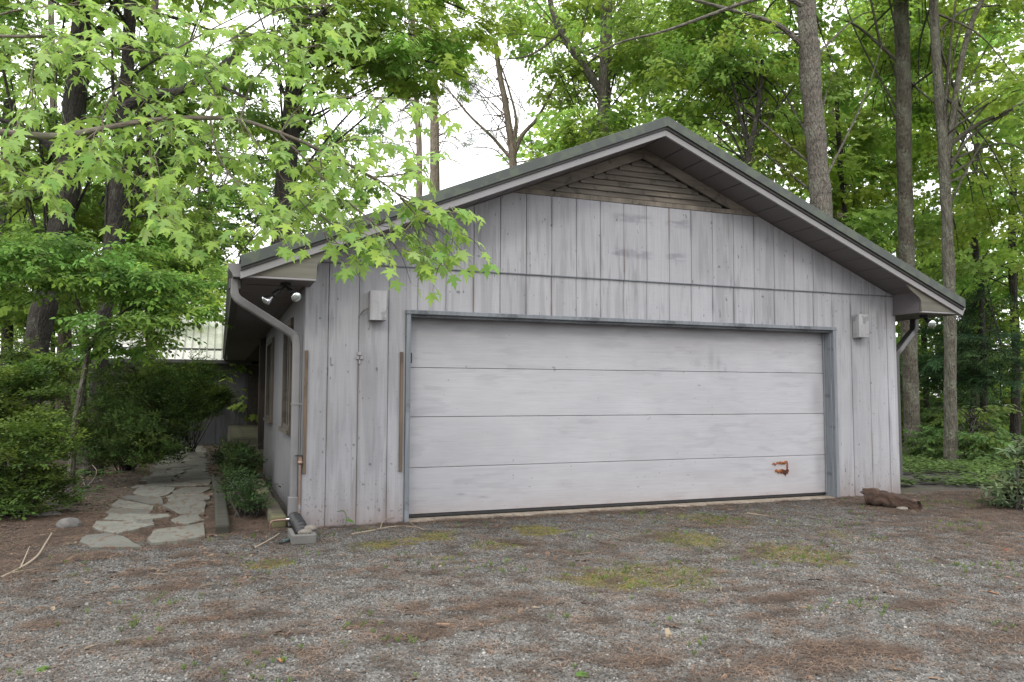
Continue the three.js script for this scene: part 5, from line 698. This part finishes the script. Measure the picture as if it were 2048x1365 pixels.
// ------------------------------------------------------------------ the maple whose limb hangs into the picture
{
  const f = RNG(1601), depth = (u, v) => mix(4.3, 5.25, clamp(u / 900)) + (v - 260) * -0.0006, A = (u, v, dd = 0) => at(u, v, depth(u, v) + dd);
  const limb = spline([[-560, 330], [-300, 290], [-60, 262], [110, 272], [200, 258], [300, 241], [400, 236], [480, 240], [560, 266], [640, 300], [700, 331], [760, 366]].map(([u, v]) => A(u, v)), 70);
  const root = limb[0].clone(); const base = V(root.x - 0.25, 0, root.z + 0.05), t = thing('maple_tree', 'maple whose long thin limb and starry pale leaves hang in front of the roof', 'tree', base);
  part(t, 'trunk', sweep(spline([V(base.x - 0.05, -0.1, base.z), V(base.x, 1.2, base.z), V(base.x + 0.08, 2.6, base.z), V(base.x - 0.05, 4.5, base.z - 0.1), V(base.x, 7, base.z)], 40), (q) => mix(0.15, 0.07, q), 16, 0.12, 5, 0.35), M.barkThin);
  part(t, 'limb', sweep(limb, (q) => mix(0.025, 0.0065, Math.pow(q, 0.8)), 10, 0.1, 9), M.barkThin);
  const paths = [
    [[-300, 30], [-100, 60], [0, 72], [110, 76], [165, 97], [230, 152], [330, 238]], [[110, 76], [220, 95], [330, 108], [420, 132]], [[300, 250], [300, 320], [310, 400], [296, 450]],
    [[480, 240], [530, 310], [590, 390], [640, 450], [660, 490]], [[560, 268], [620, 330], [680, 400], [712, 450], [722, 475]], [[700, 332], [760, 362], [820, 408], [870, 432], [915, 424]], [[800, 395], [834, 435], [852, 480], [846, 525]],
    [[560, 266], [600, 215], [680, 196], [780, 196], [850, 205]], [[480, 240], [505, 165], [565, 110], [650, 85]], [[400, 236], [430, 190], [400, 130], [460, 80], [560, 60]], [[100, 76], [62, 150], [72, 225]], [[240, 160], [205, 235], [215, 330]],
    [[-100, 60], [40, 20], [180, 10], [320, 20]], [[640, 300], [700, 280], [770, 290]], [[420, 240], [440, 320], [500, 400], [520, 450]], [[330, 238], [380, 300], [420, 360]], [[-60, 262], [20, 330], [90, 380]], [[640, 300], [640, 360], [610, 420]], [[740, 355], [800, 350], [850, 330]], [[200, 258], [150, 300], [140, 350]], [[460, 80], [560, 20], [660, 10]], [[330, 110], [420, 60], [520, 10]], [[790, 385], [850, 415], [905, 450], [925, 470]], [[690, 400], [740, 440], [790, 490], [815, 510]], [[640, 430], [690, 470], [725, 500]], [[852, 480], [880, 515], [900, 545]], [[834, 435], [800, 470], [770, 490]]];
  const gs = [], nodes = []; // leaf nodes: place, outward direction
  const addTwig = (P, r0, r1) => { gs.push(sweep(P, (q) => mix(r0, r1, q), 6)); };
  const sub = [];
  paths.forEach((p, k) => { const off = rr(-0.12, 0.12, f), C = spline(p.map(([u, v], i) => A(u, v, i === 0 && k > 0 ? 0 : off * i / p.length)), 30); addTwig(C, k ? 0.0065 : 0.012, 0.0022); sub.push([C, 1]); });
  sub.push([limb.slice(20), 0.5]);
  for (const [C, dens] of sub) {
    let acc = 0; for (let i = 1; i < C.length; i++) { acc += C[i].distanceTo(C[i - 1]); if (acc > 0.056 / dens) { acc = 0; const T = C[i].clone().sub(C[i - 1]).normalize(), a = f() * 6.28, dir = V(Math.cos(a), rr(-0.55, 0.15, f), Math.sin(a)).normalize().addScaledVector(T, 0.5).normalize(), L = rr(0.14, 0.42, f), e = C[i].clone().addScaledVector(dir, L).add(V(0, -0.1 * L, 0)), m = C[i].clone().addScaledVector(dir, L * 0.5).add(V(0, 0.03, 0)), Q = spline([C[i], m, e], 8); if (e.x > 0 && e.y < 2.03) continue; addTwig(Q, 0.003, 0.0013); for (let j = 2; j <= 8; j += 2) nodes.push([Q[j], Q[j].clone().sub(Q[j - 1]).normalize(), j === 8]); } }
    nodes.push([C[C.length - 1], C[C.length - 1].clone().sub(C[C.length - 2]).normalize(), true]);
  }
  const mx = new THREE.Matrix4(), place = []; const pet = [];
  for (const [p, T, tip] of nodes) for (const s of tip ? [-1, 0, 1] : [-1, 1]) {
    if (f() < (p.x > -0.3 ? 0.52 : 0.12)) continue; const side = T.clone().cross(V(0, 1, 0)).normalize(), dir = side.multiplyScalar(s * rr(0.6, 1.1, f)).addScaledVector(T, rr(0.4, 0.9, f)).add(V(0, rr(-0.35, 0.1, f), 0)).normalize(), q = p.clone().addScaledVector(dir, rr(0.02, 0.06, f)); pet.push(sweep([p, p.clone().lerp(q, 0.5).add(V(0, 0.004, 0)), q], 0.0011, 3));
    const z = dir.clone().add(V(0, -rr(0.2, 1.1, f), 0)).normalize(), up = V(rr(-0.3, 0.3, f), 1, rr(-0.1, 0.5, f)), x = up.clone().cross(z).normalize(), y = z.clone().cross(x); const sz = p.x > -0.35 ? rr(0.072, 0.112, f) : rr(0.05, 0.096, f);
    place.push({ m: new THREE.Matrix4().makeBasis(x, y, z).scale(V(sz, sz, sz)).setPosition(q), d: q.distanceTo(camera.position) / sz, k: Math.floor(f() * 3), c: rr(0.75, 1.2, f) });
  }
  part(t, 'twig', merge(gs), M.barkThin); part(t, 'petiole', merge(pet), M.petiole);
  const inView = (l) => { const p = V(0, 0, 0).setFromMatrixPosition(l.m).project(camera); return Math.abs(p.x) < 1 && Math.abs(p.y) < 1; };
  place.sort((a, b) => a.d - b.d); const big = place.filter(inView).slice(0, 300), S = new Set(big);
  const tones = [[0.62, 0.78, 0.7], [0.8, 0.9, 0.85], [0.95, 1, 0.95], [1.1, 1.08, 0.8], [1.05, 1.02, 1.3]].map((k) => { const m = M.maple.clone(); m.color.multiply(new THREE.Color().setRGB(...k)); return m; });
  for (const l of big) { const o = new THREE.Mesh(mapleGeos[l.k], tones[Math.min(4, Math.floor((l.c - 0.75) / 0.09))]); o.name = 'leaf'; l.m.decompose(o.position, o.quaternion, o.scale); o.position.sub(t.position); t.add(o); }
  const rest = place.filter((l) => !S.has(l)); for (let k = 0; k < 3; k++) { const R = rest.filter((l) => l.k === k), o = new THREE.InstancedMesh(mapleGeos[k], M.maple, R.length); R.forEach((l, i) => { o.setMatrixAt(i, l.m); o.setColorAt(i, new THREE.Color().setRGB(l.c * 0.95, l.c, l.c * (l.k ? 0.8 : 1.15))); }); o.name = 'foliage'; o.userData.kind = 'stuff'; o.position.copy(t.position).negate(); t.add(o); }
  console.log('maple leaves', place.length, 'sprays', totalSprays);
}

// ------------------------------------------------------------------ small things lying about
function stick(label, pts, r, m, forks = []) {
  const W = (l) => spline(l.map(([u, v, h]) => onGround(u, v).add(V(0, h ?? r, 0))), 14), P = W(pts), t = thing('fallen_stick', label, 'stick', P[0].clone().setY(gy(P[0].x, P[0].z)));
  part(t, 'stick', sweep(P, (q) => mix(r, r * 0.5, q), 7, 0.15, 3), m); for (const k of forks) part(t, 'side_twig', sweep(W(k), (q) => mix(r * 0.6, r * 0.25, q), 6), m);
}
stick('pale forked dead branch on the brown litter at the edge of the driveway', [[0, 1160, 0.01], [40, 1140], [72, 1122, 0.03], [88, 1105, 0.06], [102, 1090, 0.1]], 0.011, M.pale, [[[40, 1140], [52, 1118, 0.04], [58, 1108, 0.06]], [[20, 1150], [70, 1142], [120, 1140]]]);
stick('pale stripped stick near the end of the edging timber', [[507, 1099], [525, 1090], [545, 1081, 0.02], [558, 1074, 0.03]], 0.009, M.pale);
stick('long pale grey stick lying along the foot of the garage wall', [[702, 1071], [740, 1064], [790, 1055], [830, 1056], [850, 1063]], 0.008, M.pale, [[[760, 1060], [770, 1050, 0.05], [800, 1046, 0.06], [830, 1055]]]);
stick('thin twig lying left of the brightest moss patch', [[1105, 1115], [1140, 1112], [1175, 1108], [1208, 1103]], 0.006, M.twig);
stick('short pale splinter of wood near the garage door', [[1495, 1029], [1515, 1032], [1538, 1035]], 0.01, M.pale);
stick('dark twig near the rotten log', [[1615, 1036], [1640, 1040], [1662, 1043]], 0.007, M.twig);
stick('bent twig on the gravel below the rotten log', [[1880, 1100], [1910, 1094], [1945, 1092]], 0.007, M.twig, [[[1880, 1100], [1884, 1096], [1900, 1094]]]);
stick('grey twig lying between the large moss patches and the litter', [[1755, 1145], [1785, 1146], [1800, 1150]], 0.007, M.twig);
stick('small curved pale twig below the largest moss patch', [[1442, 1178], [1443, 1186], [1460, 1193]], 0.005, M.pale);
stick('reddish stick lying in a needle drift on the gravel', [[300, 1150], [330, 1151], [338, 1152]], 0.006, M.pale);
stick('long thin brown twig in the needle drift at the middle of the driveway', [[490, 1237], [530, 1230], [570, 1228]], 0.006, M.twig);
stick('curved pale root at the edge of the near azalea', [[80, 1024], [100, 1022, 0.03], [112, 1030], [122, 1034]], 0.012, M.pale);
stick('bare crooked dead branch under the dark azalea', [[165, 980], [180, 975, 0.06], [192, 960, 0.14], [182, 952, 0.2]], 0.01, M.pale, [[[170, 978], [160, 965, 0.1], [150, 968, 0.1]]]);
{ const p = onGround(582, 1083), t = thing('pipe_stub', 'short dark plastic pipe stub lying beside the splash block', 'pipe', p.clone()); part(t, 'tube', sweep([onGround(562, 1090).add(V(0, 0.02, 0)), onGround(575, 1086).add(V(0, 0.02, 0)), onGround(590, 1080).add(V(0, 0.025, 0))], 0.017, 12), M.pipeGrey); part(t, 'cap', new THREE.CylinderGeometry(0.024, 0.024, 0.03, 12).rotateZ(Math.PI / 2).translate(...onGround(561, 1090).add(V(0, 0.022, 0)).toArray()), M.black); }
function fallenLeaf(u, v, s, label, m, k = 0, yaw = 0.5) { const p = onGround(u, v); p.y = micro(p.x, p.z) + 0.012; const g = (k ? leafO : mapleGeos[1]).clone().scale(s, s * 1.3, s).rotateZ(0.2).rotateY(yaw).translate(p.x, p.y, p.z); solo('fallen_leaf', label, 'leaf', g, m, p); }
fallenLeaf(1150, 1358, 0.1, 'fresh green leaf fallen on the bright gravel', M.herb, 1, 1.6);
fallenLeaf(1990, 1190, 0.09, 'orange dead leaf at the litter edge of the driveway', M.deadOrange, 0, 2.2);
fallenLeaf(2010, 1103, 0.08, 'rust brown dead leaf nearest the rhododendron', M.deadBrown, 0, 0.8);
fallenLeaf(560, 1332, 0.075, 'tan oak leaf in the needle drift on the gravel', M.deadOrange, 1, 2.8);
fallenLeaf(1880, 1175, 0.07, 'small green maple leaf on the litter', M.herb, 0, 2.9);
fallenLeaf(80, 1342, 0.06, 'pale green leaf on the dark gravel', M.herb, 0, 0.5);
fallenLeaf(1015, 1240, 0.06, 'green leaf lying at the middle of the gravel', M.herb, 0, 3.5);
{ const p = V(0.42, 0, 0.05), t = thing('weed', 'small seedling with two green leaves at the foot of the wall', 'plant', p); part(t, 'stem', sweep(spline([V(0.42, -0.02, 0.05), V(0.44, 0.08, 0.06), V(0.42, 0.15, 0.06)], 8), 0.003, 5), M.herb); part(t, 'leaf', XF(leafO, 0.42, 0.15, 0.06, -1.2, -0.2, 0.3, 0.1), M.herb); part(t, 'leaf', XF(leafO, 0.435, 0.07, 0.06, 1.0, 0.2, 0.3, 0.09), M.herb); }

scene.traverse((o) => { if (o.isMesh) { o.castShadow = true; o.receiveShadow = true; } });
renderer.render(scene, camera);
